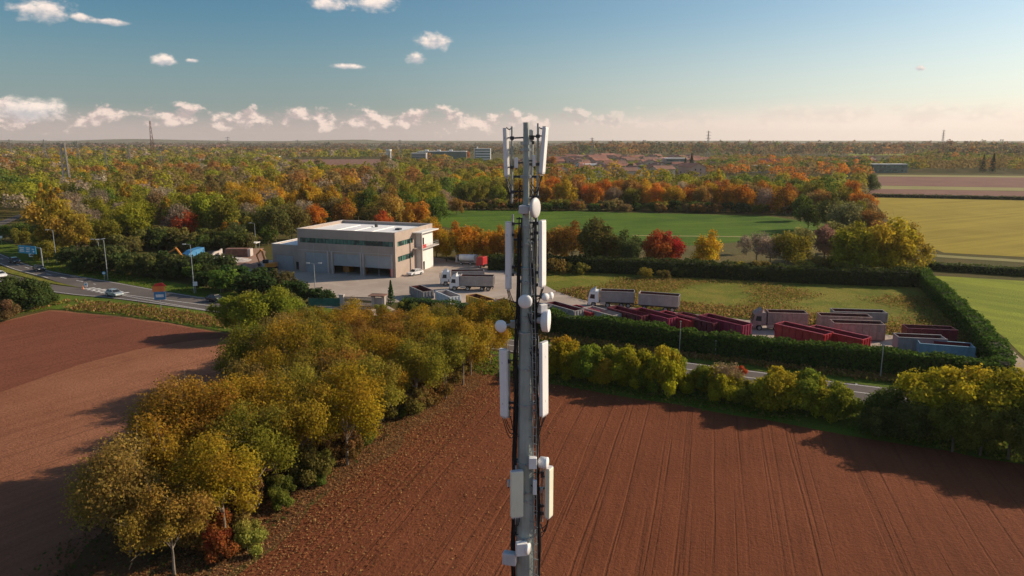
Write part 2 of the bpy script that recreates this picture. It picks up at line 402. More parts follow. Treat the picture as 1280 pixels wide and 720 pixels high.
# ------------------------------------------------------------------ foliage
def quad_mesh(name, C, N, S, col, mat, aspect=1.0):
    """C centres, N normals, S sizes (n), col (n,3): a crown of separate leaf faces"""
    n = len(C)
    N = N / np.maximum(np.linalg.norm(N, axis=1, keepdims=True), 1e-6)
    A = np.cross(N, RNG.normal(size=(n, 3))); A /= np.maximum(np.linalg.norm(A, axis=1, keepdims=True), 1e-6)
    B = np.cross(N, A)
    S = S[:, None] * 0.5
    a = A * S; b = B * S * aspect
    bend = N * S * RNG.uniform(-.35, .35, (n, 1))
    V = np.stack([C - a, C - b + bend, C + a, C + b + bend], axis=1).reshape(-1, 3)
    me = bpy.data.meshes.new(name)
    me.vertices.add(4 * n); me.vertices.foreach_set('co', V.astype(np.float32).ravel())
    me.loops.add(4 * n); me.loops.foreach_set('vertex_index', np.arange(4 * n, dtype=np.int32))
    me.polygons.add(n); me.polygons.foreach_set('loop_start', np.arange(0, 4 * n, 4, dtype=np.int32))
    me.polygons.foreach_set('loop_total', np.full(n, 4, dtype=np.int32))
    me.update(calc_edges=True)
    at = me.color_attributes.new('leaf', 'FLOAT_COLOR', 'POINT')
    c4 = np.ones((n, 4, 4), dtype=np.float32); c4[:, :, :3] = col[:, None, :]
    at.data.foreach_set('color', c4.ravel())
    me.materials.append(MATS[mat]); return me

def crown_points(nl, lobes, rad, zc, n, fill=0.35):
    """lobes on an ellipsoid, leaves gathered round each lobe"""
    rx, rz = rad
    L = []; LR = []
    for i in range(lobes):
        ph = i * 2.399 + RNG.uniform(-.5, .5); ct = 1 - 1.75 * (i + .5) / lobes
        st = math.sqrt(max(0, 1 - ct * ct)); rr = RNG.uniform(0.45, 0.92)
        L.append((rx * rr * st * math.cos(ph), rx * rr * st * math.sin(ph), zc + rz * rr * ct)); LR.append(RNG.uniform(0.2, 0.46) * rx)
    L.append((0, 0, zc)); LR.append(rx * .5)
    L = np.array(L); LR = np.array(LR)
    w = LR ** 2; idx = RNG.choice(len(L), n, p=w / w.sum())
    d = RNG.normal(size=(n, 3)); d /= np.linalg.norm(d, axis=1, keepdims=True)
    r = LR[idx] * (RNG.uniform(0, 1, n) ** fill) * RNG.uniform(.85, 1.18, n)
    sc = np.array([1, 1, min(1.6, rz / rx)])
    C = L[idx] + d * r[:, None] * sc
    # leaf-level sprays that break the outline
    C += RNG.normal(size=(n, 3)) * 0.035 * rx
    return C, d, idx, L

def branch_mb(mb, L, zc, h0, r0, twigs=0, rx=3):
    top = Vector((0.1, 0, zc * 1.0))
    mb.tube((0, 0, -0.2), (0.05, 0.03, h0), r0, r0 * .75, 7)
    mb.tube((0.05, 0.03, h0), top, r0 * .75, r0 * .35, 6)
    for l in L[:-1]:
        l = Vector(l); t = RNG.uniform(0.0, 0.8); s = Vector((0.05, 0.03, h0)).lerp(top, t)
        m = s.lerp(l, .5) + Vector((0, 0, -0.1 * rx * RNG.uniform(0, 1)))
        mb.tube(s, m, r0 * .38, r0 * .25, 5, False); mb.tube(m, l, r0 * .25, r0 * .1, 4, False)
        for k in range(twigs):
            e = l + Vector(RNG.normal(size=3)) * rx * .25; mb.tube(l.lerp(m, RNG.uniform(0, .6)), e, r0 * .1, r0 * .03, 3, False)

def make_tree(name, rx, rz, zc, lobes, n, leaf, r0=.2, bark='bark', twigs=0, fill=.35, up=0.25, warm_top=0.0, h0=None, trunkshow=True):
    root = empty(name)
    C, d, idx, L = crown_points(n, lobes, (rx, rz), zc, n, fill)
    N = d + RNG.normal(size=(n, 3)) * 0.75 + np.array([0, 0, up])
    lt = RNG.uniform(0.25, 0.75, len(L)); tone = np.clip(lt[idx] + RNG.normal(size=n) * .17, 0, 1)
    lw = RNG.uniform(0.25, 0.75, len(L)); warm = np.clip(lw[idx] + RNG.normal(size=n) * .2 + warm_top * (C[:, 2] - zc) / rz, 0, 1)
    S = leaf * RNG.uniform(.6, 1.35, n)
    me = quad_mesh('crown', C, N, S, np.stack([tone, warm, np.zeros(n)], 1), 'foliage')
    c = bpy.data.objects.new('crown', me); COL.objects.link(c); c.parent = root
    mb = MB(); branch_mb(mb, L, zc, h0 if h0 else max(zc - rz * .8, .6), r0, twigs, rx)
    mb.build('trunk', bark, root)
    return root

PROTOS = {}
def hide_proto(): pass
used = set()
def place(kind, x, y, s=1.0, color=(.1, .1, .03), label='', cat='tree', group=None, rz=None, sz=None, name=None):
    """copy one of the prototypes of this kind (the first use moves the prototype itself)"""
    k = random.randrange(len(PROTOS[kind])); src = PROTOS[kind][k]
    if (kind, k) in used: r = copy_tree(src)
    else: used.add((kind, k)); r = src
    r.location = (x, y, 0); r.rotation_euler = (0, 0, random.uniform(0, 6.28) if rz is None else rz)
    r.scale = (s, s, sz if sz else s * random.uniform(.93, 1.07))
    for key in ('group',):
        if key in r: del r[key]
    if name: r.name = name
    tag(r, label, cat, group)
    for c in r.children:
        if c.name.startswith('crown') or c.name.startswith('foliage'): c.color = (*color, 1)
    return r

PROTOS['orchard'] = [make_tree('orchard_tree', 4.1 + .3 * (k % 2), 3.9 + .3 * (k % 3), 5.1, 19, 16000, .185, .15, 'bark_pale', 5, .6, .3, .25, 1.9) for k in range(5)]
PROTOS['orchard_edge'] = [make_tree('orchard_tree', 3.7, 3.1, 5.9, 17, 13000, .185, .14, 'bark_pale', 5, .55, .3, .25, 2.4) for k in range(3)]
PROTOS['near'] = [make_tree('broadleaf_tree', 3.3, 2.9, 3.9, 15, 10500, .23, .17, 'bark', 2, .4, .3, .3) for k in range(3)]
PROTOS['shrub'] = [make_tree('shrub', 2.3, 1.9, 1.75, 11, 6500, .21, .09, 'bark', 1, .4, .35, .35, .25) for k in range(3)]
PROTOS['mid'] = [make_tree('broadleaf_tree', 4.6, 4.7 + .5 * (k % 2), 5.5, 16, 4300, .45, .24, 'bark', 1, .42, .3, .2) for k in range(6)]
PROTOS['poplar'] = [make_tree('poplar_tree', 2.2, 6.2, 7.8, 13, 1900, .52, .2, 'bark_pale', 1, .4, .3, .1) for k in range(2)]
PROTOS['bare'] = [make_tree('bare_tree', 4.2, 4.2, 5.8, 15, 2600, .34, .2, 'bark_pale', 9, .5, .3, .0) for k in range(2)]
PROTOS['midshrub'] = [make_tree('shrub', 2.9, 2.0, 1.9, 10, 1500, .42, .1, 'bark', 0, .4, .35, .2, .3) for k in range(3)]
def conifer():
    root = empty('conifer_tree'); n = 1400
    z = RNG.uniform(0, 1, n) ** .8; a = RNG.uniform(0, 6.283, n); tier = .82 + .18 * np.cos(z * 55)
    r = 2.3 * (1 - z) * tier * RNG.uniform(.55, 1.0, n) + .08
    C = np.stack([r * np.cos(a), r * np.sin(a), .5 + z * 9.5], 1)
    N = np.stack([np.cos(a), np.sin(a), np.full(n, .9)], 1) + RNG.normal(size=(n, 3)) * .5
    col = np.stack([np.clip(RNG.normal(.45, .2, n), 0, 1), np.clip(RNG.normal(.4, .2, n), 0, 1), np.zeros(n)], 1)
    me = quad_mesh('crown', C, N, .45 * RNG.uniform(.6, 1.3, n), col, 'foliage'); c = bpy.data.objects.new('crown', me); COL.objects.link(c); c.parent = root
    MB().tube((0, 0, -.2), (0, 0, 9.6), .2, .03, 6).build('trunk', 'bark', root); return root
PROTOS['conifer'] = [conifer()]

OLIVE = (.155, .135, .020); YGREEN = (.20, .19, .020); GOLD = (.33, .20, .020); ORANGE = (.37, .135, .018); RED = (.34, .05, .02)
RUST = (.25, .12, .035); GREEN = (.085, .115, .020); DGREEN = (.040, .065, .018); BROWN = (.17, .12, .045); GREY = (.25, .19, .13); YELLOW = (.50, .33, .02)
NAMES = {(.30, .14, .022): 'amber', OLIVE: 'olive green', YGREEN: 'yellow-green', GOLD: 'golden', ORANGE: 'orange', RED: 'red', RUST: 'rust brown', GREEN: 'green', DGREEN: 'dark green', BROWN: 'brown', GREY: 'grey, nearly leafless', YELLOW: 'bright yellow'}
def jit(c, a=.14):
    k = random.uniform(1 - a, 1 + a); return tuple(min(1, v * k * random.uniform(1 - a * .5, 1 + a * .5)) for v in c)

# orchard rows: between the two ploughed fields
def orchard_right(y): return -25.3 + (y - 50) * .415 + .8 * math.sin(y * .3)
cnt = 0; row = 0
y = 50.3
while y < 108.5:
    xr = orchard_right(y) ; k = 0
    xl = -33.6 + (.10 * max(0, y - 95))
    x = xr - 0.3
    while x > xl:
        jx, jy = x + random.uniform(-.9, .9), y + random.uniform(-1.1, 1.1) + (k % 2) * 2.4
        c = random.choice([(.26, .165, .015), (.23, .155, .016), (.19, .145, .018), (.25, .145, .018), (.165, .14, .020), (.22, .13, .024), (.18, .125, .032)])
        if k == 0: lab = 'yellow-green orchard tree at the row edge, trunk showing beside the central field'
        elif x - 5.6 <= xl: lab = 'olive orchard tree on the row side facing the left field'
        else: lab = 'olive and gold orchard tree in the middle of the dense row'
        if not (y < 52 and k > 1):
            s_ = random.uniform(.80, 1.14) * (.84 if y > 98 else .93 if y > 90 else 1)
            t = place('orchard' if k else 'orchard_edge', jx, jy, s_, jit(c, .12), lab, 'tree', 'orchard trees between the two ploughed fields')
            cnt += 1
        x -= random.uniform(4.3, 5.3); k += 1
    y += 4.8
print('orchard trees', cnt)
place('near', *P(655, 452).to_2d(), .01, OLIVE, 'x', 'tree') if False else None
# red shrubs and green saplings under the orchard edge
place('shrub', *P(276, 698).to_2d(), .7, (.20, .055, .02), 'red-leaved shrub at the foot of the orchard row near its front end', 'shrub')
place('shrub', *P(262, 672).to_2d(), .85, (.20, .065, .02), 'orange-red shrub under the orchard trees behind the red one', 'shrub')
place('shrub', *P(310, 690).to_2d(), .7, (.21, .20, .04), 'pale yellow-green shrub at the orchard edge beside the red shrub', 'shrub')
for a, b, s in [(352, 636, .5), (398, 606, .38), (456, 556, .55), (505, 520, .4)]:
    place('shrub', *P(a, b).to_2d(), s, jit((.12, .14, .025)), 'small green sapling among the trunks on the orchard edge', 'shrub', 'green saplings under the orchard edge')
yy_ = 54.0
while yy_ < 104:
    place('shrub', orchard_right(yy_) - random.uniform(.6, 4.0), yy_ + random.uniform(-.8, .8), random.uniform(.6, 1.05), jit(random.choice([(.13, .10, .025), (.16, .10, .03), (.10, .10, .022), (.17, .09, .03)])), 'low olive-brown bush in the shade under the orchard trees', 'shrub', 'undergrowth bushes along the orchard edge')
    yy_ += random.uniform(1.5, 2.6)
# bare twiggy trees at the far orchard end
for a, b, s in [(560, 440, .62), (578, 437, .55), (545, 425, .6)]:
    place('bare', *P(a, b).to_2d(), s, (.22, .15, .07), 'thin twiggy half-bare tree at the road end of the orchard', 'tree', 'twiggy trees where the orchard meets the road')

# leaf litter beside the orchard (uncountable)
n = 48000
yy = RNG.uniform(36, 104, n); off = np.abs(RNG.normal(0, 1, n)) * (4.0 + 9.0 * RNG.uniform(0, 1, n) ** 2); xx = -25.3 + (yy - 50) * .405 - 3 + off
keep = RNG.uniform(0, 1, n) < 1.0
C = np.stack([xx, yy, np.full(n, .09) + RNG.uniform(0, .05, n)], 1)
pal = np.array([(.45, .20, .08), (.40, .24, .10), (.30, .12, .05), (.50, .30, .12)]); col = pal[RNG.integers(0, 4, n)] * RNG.uniform(.6, 1.1, (n, 1))
me = quad_mesh('leaf_litter', C, np.array([0, 0, 1.]) + RNG.normal(size=(n, 3)) * .45, .14 * RNG.uniform(.6, 1.4, n), col, 'foliage_own')
o = bpy.data.objects.new('leaf_litter', me); COL.objects.link(o); tag(o, 'fallen orange leaves scattered over soil beside the orchard', 'leaves', kind='stuff')

def tufts(name, pts, h, col, label, cat='grass', spread=.5, width=.35):
    """upright ragged clumps: many thin leaves leaning out of each point"""
    P0 = np.array([(p[0], p[1], 0) for p in pts]); n = len(P0)
    C = P0 + np.stack([RNG.normal(size=n) * spread, RNG.normal(size=n) * spread, RNG.uniform(.15, .6, n) * h], 1)
    N = RNG.normal(size=(n, 3)) * np.array([1, 1, .45])
    pal = np.array(col); c = pal[RNG.integers(0, len(pal), n)] * RNG.uniform(.65, 1.25, (n, 1))
    me = quad_mesh(name, C, N, width * RNG.uniform(.6, 1.4, n), c, 'foliage_own', 1.0)
    o = bpy.data.objects.new(name, me); COL.objects.link(o); tag(o, label, cat, kind='stuff'); return o
def scatter_poly(poly, n):
    xs = [p[0] for p in poly]; ys = [p[1] for p in poly]; out = []
    while len(out) < n:
        x = random.uniform(min(xs), max(xs)); y = random.uniform(min(ys), max(ys)); ins = False
        for i in range(len(poly)):
            a, b = poly[i], poly[i - 1]
            if (a[1] > y) != (b[1] > y) and x < (b[0] - a[0]) * (y - a[1]) / (b[1] - a[1]) + a[0]: ins = not ins
        if ins: out.append((x, y))
    return out
def clumpy(poly, n, sc=.08, th=0.0):
    return [p for p in scatter_poly(poly, n) if mnoise.noise(Vector((p[0] * sc, p[1] * sc, 1.7))) > th - random.uniform(0, .25)]
WEED = [(.30, .15, .06), (.38, .23, .09), (.25, .18, .05), (.21, .20, .03)]
VERGE = [(.10, .17, .018), (.15, .19, .025), (.21, .19, .05)]
tufts('dry_weeds', clumpy(px([(300, 412), (240, 406), (150, 392), (62, 386), (30, 392), (60, 378), (90, 376), (180, 384), (265, 396)]), 5000, .1, -.1), .9, WEED, 'brown and green weeds on the bank between road and left field', 'weeds')
tufts('meadow_weeds', clumpy(px([(660, 345), (900, 352), (1150, 362), (1190, 400), (1210, 432), (1100, 416), (950, 400), (800, 384), (700, 364), (650, 350)]), 42000, .05, .08), 1.0, WEED + [(.16, .16, .03)], 'rust-coloured rough weeds growing in the meadow behind the trucks', 'weeds', width=.24)
tufts('dry_weeds', clumpy(px([(700, 366), (735, 377), (800, 385), (950, 401), (1060, 412), (1150, 424), (1150, 414), (1060, 400), (950, 388), (800, 374), (720, 360)]), 6000, .2, -.4), 1.1, WEED, 'tall brown weeds along the back edge of the truck yard', 'weeds')
tufts('dry_weeds', clumpy(px([(600, 404), (700, 421), (850, 443), (1000, 461), (1250, 486), (1250, 496), (1032, 468), (700, 428), (600, 412)]), 9000, .2, -.4), .9, WEED, 'brown weeds between the clipped hedge and the road', 'weeds')
tufts('verge_grass', clumpy(px([(560, 440), (1046, 502), (1320, 545), (1320, 585), (1060, 540), (860, 506), (700, 480), (590, 466)]), 16000, .1, -.2), .5, VERGE, 'green grass along the road verge beside the central field', 'grass', width=.28)
tufts('verge_grass', clumpy(px([(60, 322), (140, 340), (270, 362), (265, 372), (137, 351), (55, 336)]), 3000, .1, -.2), .4, VERGE, 'green grass on the far verge of the left road', 'grass', width=.3)
n_o = scatter_poly([(-36, 45), (-24, 45), (-9, 88), (-5, 108), (-33, 108), (-37, 80)], 9000)
tufts('orchard_grass', [p for p in n_o], .5, [(.10, .10, .03), (.13, .09, .04), (.18, .09, .04), (.08, .11, .025)], 'patchy grass and weeds under the orchard trees', 'grass', width=.25)

# hedges
def hedge(name, pts, w, h, n, color, label, leaf=.34, group=None):
    root = empty(name, (pts[0].x, pts[0].y, 0), 0, label, 'hedge', group)
    o0 = pts[0]; q = [p - o0 for p in pts]
    Ls = [(b - a).length for a, b in zip(q[:-1], q[1:])]; T = sum(Ls)
    C = []; N = []
    for (a, b), l in zip(zip(q[:-1], q[1:]), Ls):
        m = int(n * l / T); t = RNG.uniform(0, 1, m); d = (b - a) / l; nn = np.array([-d.y, d.x, 0])
        base = np.stack([a.x + (b.x - a.x) * t, a.y + (b.y - a.y) * t, np.zeros(m)], 1)
        wob = 1.9 * np.array([mnoise.noise(Vector((x * .3 + o0.x, y * .3, 0))) for x, y in base[:, :2]])
        hh = h * (1 + .13 * wob); per = h * 2 + w; s = RNG.uniform(0, per, m)
        side = np.where(s < h, -1, np.where(s < 2 * h, 1, 0)); top = side == 0
        lat = np.where(top, (s - 2 * h) / w - .5, side * .5) * w * (1 + .12 * wob)
        zz = np.where(top, hh, RNG.uniform(.05, 1, m) * hh)
        C.append(base + nn * lat[:, None] + np.array([0, 0, 1]) * zz[:, None] + RNG.normal(size=(m, 3)) * .13)
        N.append(nn * side[:, None] + np.array([0, 0, 1]) * (top[:, None] + .3) + RNG.normal(size=(m, 3)) * .6)
    C = np.concatenate(C); N = np.concatenate(N); m = len(C)
    col = np.stack([np.clip(RNG.normal(.5, .2, m), 0, 1), np.clip(RNG.normal(.45, .22, m), 0, 1), np.zeros(m)], 1)
    me = quad_mesh('foliage', C, N, leaf * RNG.uniform(.6, 1.3, m), col, 'foliage'); c = bpy.data.objects.new('foliage', me); COL.objects.link(c); c.parent = root; c.color = (*color, 1)
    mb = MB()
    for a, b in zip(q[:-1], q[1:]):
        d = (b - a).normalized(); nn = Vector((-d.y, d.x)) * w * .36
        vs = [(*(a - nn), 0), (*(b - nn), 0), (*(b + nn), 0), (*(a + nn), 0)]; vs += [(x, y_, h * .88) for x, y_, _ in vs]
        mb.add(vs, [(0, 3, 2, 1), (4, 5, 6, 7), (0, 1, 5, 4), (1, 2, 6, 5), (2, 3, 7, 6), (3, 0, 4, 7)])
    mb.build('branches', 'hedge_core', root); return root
H1 = catmull([Vector(p) for p in px([(598, 398), (700, 415), (850, 438), (1000, 455), (1245, 482)])], 5)
hedge('clipped_hedge', H1, 2.2, 3.3, 30000, (.055, .085, .016), 'long clipped dark green hedge between the road and the truck yard')
hedge('clipped_hedge', [Vector(p) for p in px([(1248, 482), (1252, 470), (1215, 420), (1150, 354)])], 2.4, 3.4, 18000, (.055, .09, .016), 'tall clipped hedge running back from the road beside the dirt track')
for i in range(26):
    a = 655 + 480 * i / 25 + random.uniform(-8, 8); place('midshrub', *P(a, random.uniform(338, 352) if a > 750 else random.uniform(338, 344)).to_2d(), random.uniform(.55, 1.15), jit(random.choice([(.10, .10, .02), (.16, .11, .03), (.07, .08, .02), (.20, .16, .03)])), 'scrubby bush growing against the hedge at the back of the meadow', 'shrub', 'scrub along the back hedge of the meadow')
hedge('boundary_hedge', catmull([Vector(p) for p in px([(610, 337), (700, 338), (850, 345), (1000, 353), (1150, 358)])], 3), 3.5, 3.6, 13000, (.045, .055, .016), 'long dark hedge at the back of the meadow under autumn trees', .5)
hedge('clipped_hedge', [Vector(p) for p in px([(505, 388), (530, 391), (596, 400)])], 1.6, 2.6, 2500, (.055, .09, .025), 'short green hedge between the entrance gate and the yellow skip')
hedge('field_hedge', [Vector(p) for p in px([(1150, 336), (1290, 345), (1500, 360)])], 2.5, 1.8, 2600, (.07, .085, .025), 'low ragged hedge between the yellow field and the green field', .5)
hedge('field_hedge', [Vector(p) for p in px([(1090, 246), (1290, 250), (1600, 257)])], 3.5, 1.8, 1600, (.09, .085, .035), 'low scrubby hedge between brown strips and yellow field', .8)

# shrubs between field and road (right)
SH = 'green bush with yellow tips in the row along the central field'
for i in range(17):
    t = i / 16; a = 700 + 150 * t; b = 466 + 22 * t
    c = P(a + random.uniform(-6, 6), b + random.uniform(-7, 8)); s_ = random.uniform(.8, 1.3)
    place('shrub', c.x, c.y, s_, jit(random.choice([(.22, .20, .015), (.15, .17, .018), (.28, .21, .016)])), SH, 'shrub', 'green and yellow bushes in front of the road', sz=s_ * random.uniform(1.05, 1.5))
for i in range(19):
    t = i / 18; a = 862 + 185 * t; b = 492 + 30 * t
    c = P(a + random.uniform(-6, 6), b + random.uniform(-8, 7))
    s = random.uniform(.65, 1.1) * (1.5 if 960 < a < 1015 else 1)
    place('shrub', c.x, c.y, s, jit(random.choice([(.24, .20, .015), (.14, .16, .018), (.20, .19, .018)])), SH, 'shrub', 'green and yellow bushes in front of the road')
place('bare', *P(905, 498).to_2d(), .5, (.2, .13, .07), 'brown twiggy leafless bush in the gap of the roadside bushes', 'shrub')
for a, b, s, c in [(1095, 545, 1.0, (.075, .085, .02)), (1125, 548, 1.1, (.07, .08, .02)), (1105, 530, 1.2, (.08, .10, .02)), (1150, 552, 1.2, (.08, .09, .02))]:
    place('shrub', *P(a, b).to_2d(), s, c, 'dark green bush at the left end of the right-hand thicket', 'shrub', 'dark bushes by the right-hand thicket')
for a, b, s, c in [(1170, 540, 1.2, (.26, .22, .016)), (1205, 548, 1.3, (.29, .23, .016)), (1240, 552, 1.2, (.22, .19, .016)), (1275, 560, 1.25, (.25, .21, .016)), (1315, 572, 1.05, (.14, .14, .02)), (1190, 565, .8, (.13, .13, .02)), (1260, 575, .85, (.12, .12, .02)), (1225, 570, .8, (.14, .13, .02)), (1300, 590, .9, (.12, .12, .02)), (1340, 600, .9, (.12, .12, .02))]:
    place('near', *P(a, b).to_2d(), s, jit(c, .08), 'yellow-green tree in the thicket at the right end of the field', 'tree', 'trees in the right-hand thicket')
place('shrub', *P(925, 470).to_2d(), .4, (.35, .05, .02), 'little red-leaved bush behind the roadside bushes', 'shrub')

# left of orchard, along the road
for a, b, s, c in [(292, 417, 1.05, (.16, .175, .02)), (318, 420, 1.2, (.20, .20, .02)), (345, 418, 1.2, (.17, .18, .02)), (362, 412, .9, (.14, .14, .03))]:
    place('near', *P(a, b).to_2d(), s, c, 'round green tree on the corner of the left field by the road', 'tree', 'green trees on the corner of the left field')
for a, b, s, c in [(-8, 392, 1.6, (.06, .075, .02)), (15, 390, 1.8, (.055, .075, .02)), (35, 387, 1.75, (.05, .07, .02)), (52, 384, 1.35, (.06, .08, .02)), (5, 402, 1.1, (.15, .09, .04))]:
    place('shrub', *P(a, b).to_2d(), s, c, 'dark round bush between slip road and left field', 'shrub', 'dark bushes at the left edge by the slip road')
for i in range(26):     # dark shrubs beyond the road
    t = i / 25; a = 95 + 180 * t + random.uniform(-8, 8); b = 337 + 19 * t + random.uniform(-9, 3)
    place('midshrub', *P(a, b).to_2d(), random.uniform(1.15, 1.6), jit(random.choice([(.05, .065, .02), (.07, .08, .022), (.045, .055, .018)])), 'dark green bush in the belt beyond the left road', 'shrub', 'dark bushes in the belt beyond the left road')
for a, b, s, c in [(262, 362, 1.2, DGREEN), (280, 366, 1.3, GREEN), (298, 362, 1.4, DGREEN), (318, 368, 1.4, DGREEN), (338, 372, 1.2, DGREEN), (352, 368, 1.3, (.08, .06, .025)), (370, 376, 1.1, DGREEN), (392, 378, .9, DGREEN), (410, 380, .8, DGREEN), (250, 352, 1.2, GREEN), (330, 358, 1.2, DGREEN), (270, 350, 1.1, DGREEN)]:
    place('midshrub', *P(a, b).to_2d(), s, jit(c), 'dark evergreen bush between the road and the warehouse yard', 'shrub', 'evergreen bushes in front of the warehouse yard')
for i in range(34):
    a = 95 + 215 * random.random(); b = 303 + 12 * random.random() + (6 if a < 200 else 0)
    place('midshrub', *P(a, b).to_2d(), random.uniform(1.1, 1.7), jit(random.choice([(.06, .08, .02), (.09, .095, .022), (.13, .11, .03), (.10, .085, .03)])), 'scrubby bush at the foot of the wood behind the demolition yard', 'shrub', 'scrub at the foot of the wood behind the demolition yard')
place('conifer', *P(489, 382).to_2d(), .52, (.05, .085, .025), 'small pointed conifer beside the yard gate', 'tree')
for a, b in [(505, 390), (520, 395), (478, 396)]:
    place('shrub', *P(a, b).to_2d(), .7, jit((.14, .14, .03)), 'low yellow-green bush just outside the yard gate', 'shrub', 'low bushes just outside the yard gate')

# distinct trees in the middle distance
W = lambda a, b: P(a, b).to_2d()
place('mid', *W(742, 333), 1.22, (.09, .08, .022), 'big dark olive round tree behind the meadow hedge, right of the mast', 'tree')
place('mid', *W(757, 335), .9, (.12, .085, .022), 'smaller brown-olive tree against the big dark olive one', 'tree')
place('mid', *W(785, 336), .9, (.085, .10, .03), 'loose green tree between the dark olive tree and the red tree', 'tree')
place('mid', *W(819, 335), .95, (.30, .07, .022), 'orange-red round tree behind the meadow hedge', 'tree')
place('mid', *W(838, 334), .8, (.34, .03, .022), 'crimson tree touching the orange-red one behind the meadow', 'tree')
place('mid', *W(883, 337), .82, (.42, .26, .02), 'bright yellow tree alone behind the meadow hedge', 'tree')
place('mid', *W(714, 328), .95, (.24, .12, .025), 'orange-brown tree just right of the mast behind the meadow', 'tree')
place('mid', *W(695, 326), .9, (.26, .13, .025), 'golden tree nearest the mast behind the meadow', 'tree')
place('mid', *W(571, 268), .75, (.22, .12, .03), 'single round orange bush-like tree on the edge of the green park field', 'tree')
for i, a in enumerate(range(548, 660, 12)):
    place('mid', *W(a + random.uniform(-3, 3), 322 + (i % 2) * 5), random.uniform(.78, .95), jit(random.choice([(.36, .17, .018), (.34, .20, .018), (.30, .17, .022)])), 'amber tree in the line between warehouse and mast', 'tree', 'amber trees in the line behind the parked trucks')
for a, b, s, c in [(945, 330, .95, GREY), (962, 334, .9, GREY), (985, 336, 1.0, OLIVE), (930, 318, .55, GREY), (1000, 328, .9, (.17, .14, .05)), (1030, 325, .9, (.22, .13, .09))]:
    place('bare' if c is GREY else 'mid', *W(a, b), s, jit(c), ('pale grey half-bare tree' if c is GREY else 'olive brown tree') + ' at the right end of the meadow hedge', 'tree', 'trees at the right end of the meadow hedge')
for a, b, s, c in [(1060, 342, 1.15, YGREEN), (1085, 344, 1.2, (.28, .22, .02)), (1112, 346, 1.3, (.30, .22, .02)), (1132, 344, 1.05, (.25, .19, .025)), (1040, 318, 1.0, (.14, .13, .04)), (1062, 325, .95, (.19, .16, .03)), (1098, 330, .9, OLIVE)]:
    place('mid', *W(a, b), s, jit(c, .08), 'large yellow-green tree at the corner of meadow and yellow field', 'tree', 'large trees at the corner of meadow and yellow field')
for a, b, s, c in [(1055, 300, 1.2, (.16, .14, .06)), (1035, 290, 1.2, (.15, .15, .04)), (1070, 290, 1.1, OLIVE), (1085, 300, 1.0, RUST), (1010, 287, .9, (.07, .10, .02)), (1000, 276, 1.0, GREEN), (1075, 275, 1.1, ORANGE), (1055, 268, 1.2, OLIVE), (1080, 286, 1.1, BROWN), (1095, 312, .9, RUST), (1030, 268, 1.1, RUST), (1062, 257, 1.2, ORANGE)]:
    place('mid', *W(a, b), s, jit(c), 'autumn tree in the belt between park field and yellow field', 'tree', 'autumn trees between park field and yellow field')
place('mid', *W(1087, 240), 1.25, (.07, .09, .025), 'lone dark green round tree at the head of the yellow field', 'tree')
for a, b, s, c in [(75, 318, 1.45, (.27, .18, .025)), (97, 322, 1.15, (.25, .165, .025))]:
    place('mid', *W(a, b), s, c, 'big golden-yellow tree behind the road sign', 'tree', 'big golden trees behind the road sign')
for a, b, s, c in [(232, 303, .95, (.30, .055, .02)), (215, 300, .8, (.18, .07, .03))]:
    place('mid', *W(a, b), s, c, 'red-leaved tree behind the demolition yard' if s > .9 else 'brownish red tree just left of the red one', 'tree')
place('mid', *W(289, 303), .72, (.38, .19, .02), 'small golden orange tree behind the parked trailer', 'tree')
# trees just behind the warehouse
bk = [(345, 304, 1.15, (.11, .10, .03)), (365, 300, 1.2, (.13, .11, .03)), (330, 298, 1.0, OLIVE), (395, 290, .95, ORANGE), (408, 288, .7, GREEN), (430, 287, 1.05, (.30, .14, .025)), (462, 288, .9, (.14, .11, .03)), (488, 290, 1.35, (.32, .19, .045)),
      (478, 294, .85, (.33, .08, .02)), (520, 296, 1.15, (.33, .15, .02)), (505, 284, 1.1, ORANGE), (448, 278, 1.2, GOLD), (415, 276, 1.2, GOLD), (380, 276, 1.1, GOLD), (540, 300, .8, GOLD), (310, 290, 1.0, GREY), (298, 308, .8, (.07, .08, .025)), (318, 303, .85, OLIVE), (305, 298, .95, (.10, .10, .03)), (335, 306, .7, GREEN), (290, 312, .5, GREEN)]
for a, b, s, c in bk:
    place('mid' if c is not GREY else 'bare', *W(a, b), s, jit(c, .08), {'r': 'orange and gold'}.get('r') + ' autumn tree close behind the warehouse', 'tree', 'autumn trees close behind the warehouse')

# woods, nearer part: individual trees
PAL_L = [OLIVE] * 5 + [YGREEN] * 7 + [GOLD] * 6 + [RUST, BROWN, BROWN, BROWN, GREEN, GREEN, GREY, GREY]
PAL_R = [ORANGE, (.30, .14, .022), RUST, OLIVE, OLIVE, YGREEN, YGREEN, GOLD, GOLD, BROWN, GREEN]
def poisson(poly, d, maxn=9999):
    pts = []; grid = {}
    tries = 0; xs = [p[0] for p in poly]; ys = [p[1] for p in poly]
    A = (max(xs) - min(xs)) * (max(ys) - min(ys)); N_ = int(A / (d * d) * 6)
    for p in scatter_poly(poly, min(N_, 60000)) if True else []:
        k = (int(p[0] // d), int(p[1] // d)); ok = True
        for i in (-1, 0, 1):
            for j in (-1, 0, 1):
                for q in grid.get((k[0] + i, k[1] + j), []):
                    if (q[0] - p[0]) ** 2 + (q[1] - p[1]) ** 2 < d * d: ok = False
        if ok: grid.setdefault(k, []).append(p); pts.append(p)
        if len(pts) >= maxn: break
    return pts
def pick(pal, p):
    v = mnoise.noise(Vector((p[0] * .016, p[1] * .010, 8.2))) * .9 + .5 + random.gauss(0, .17)
    u = sorted(pal, key=lambda q: q[0] / q[1]); return u[max(0, min(len(u) - 1, int(v * len(u))))]
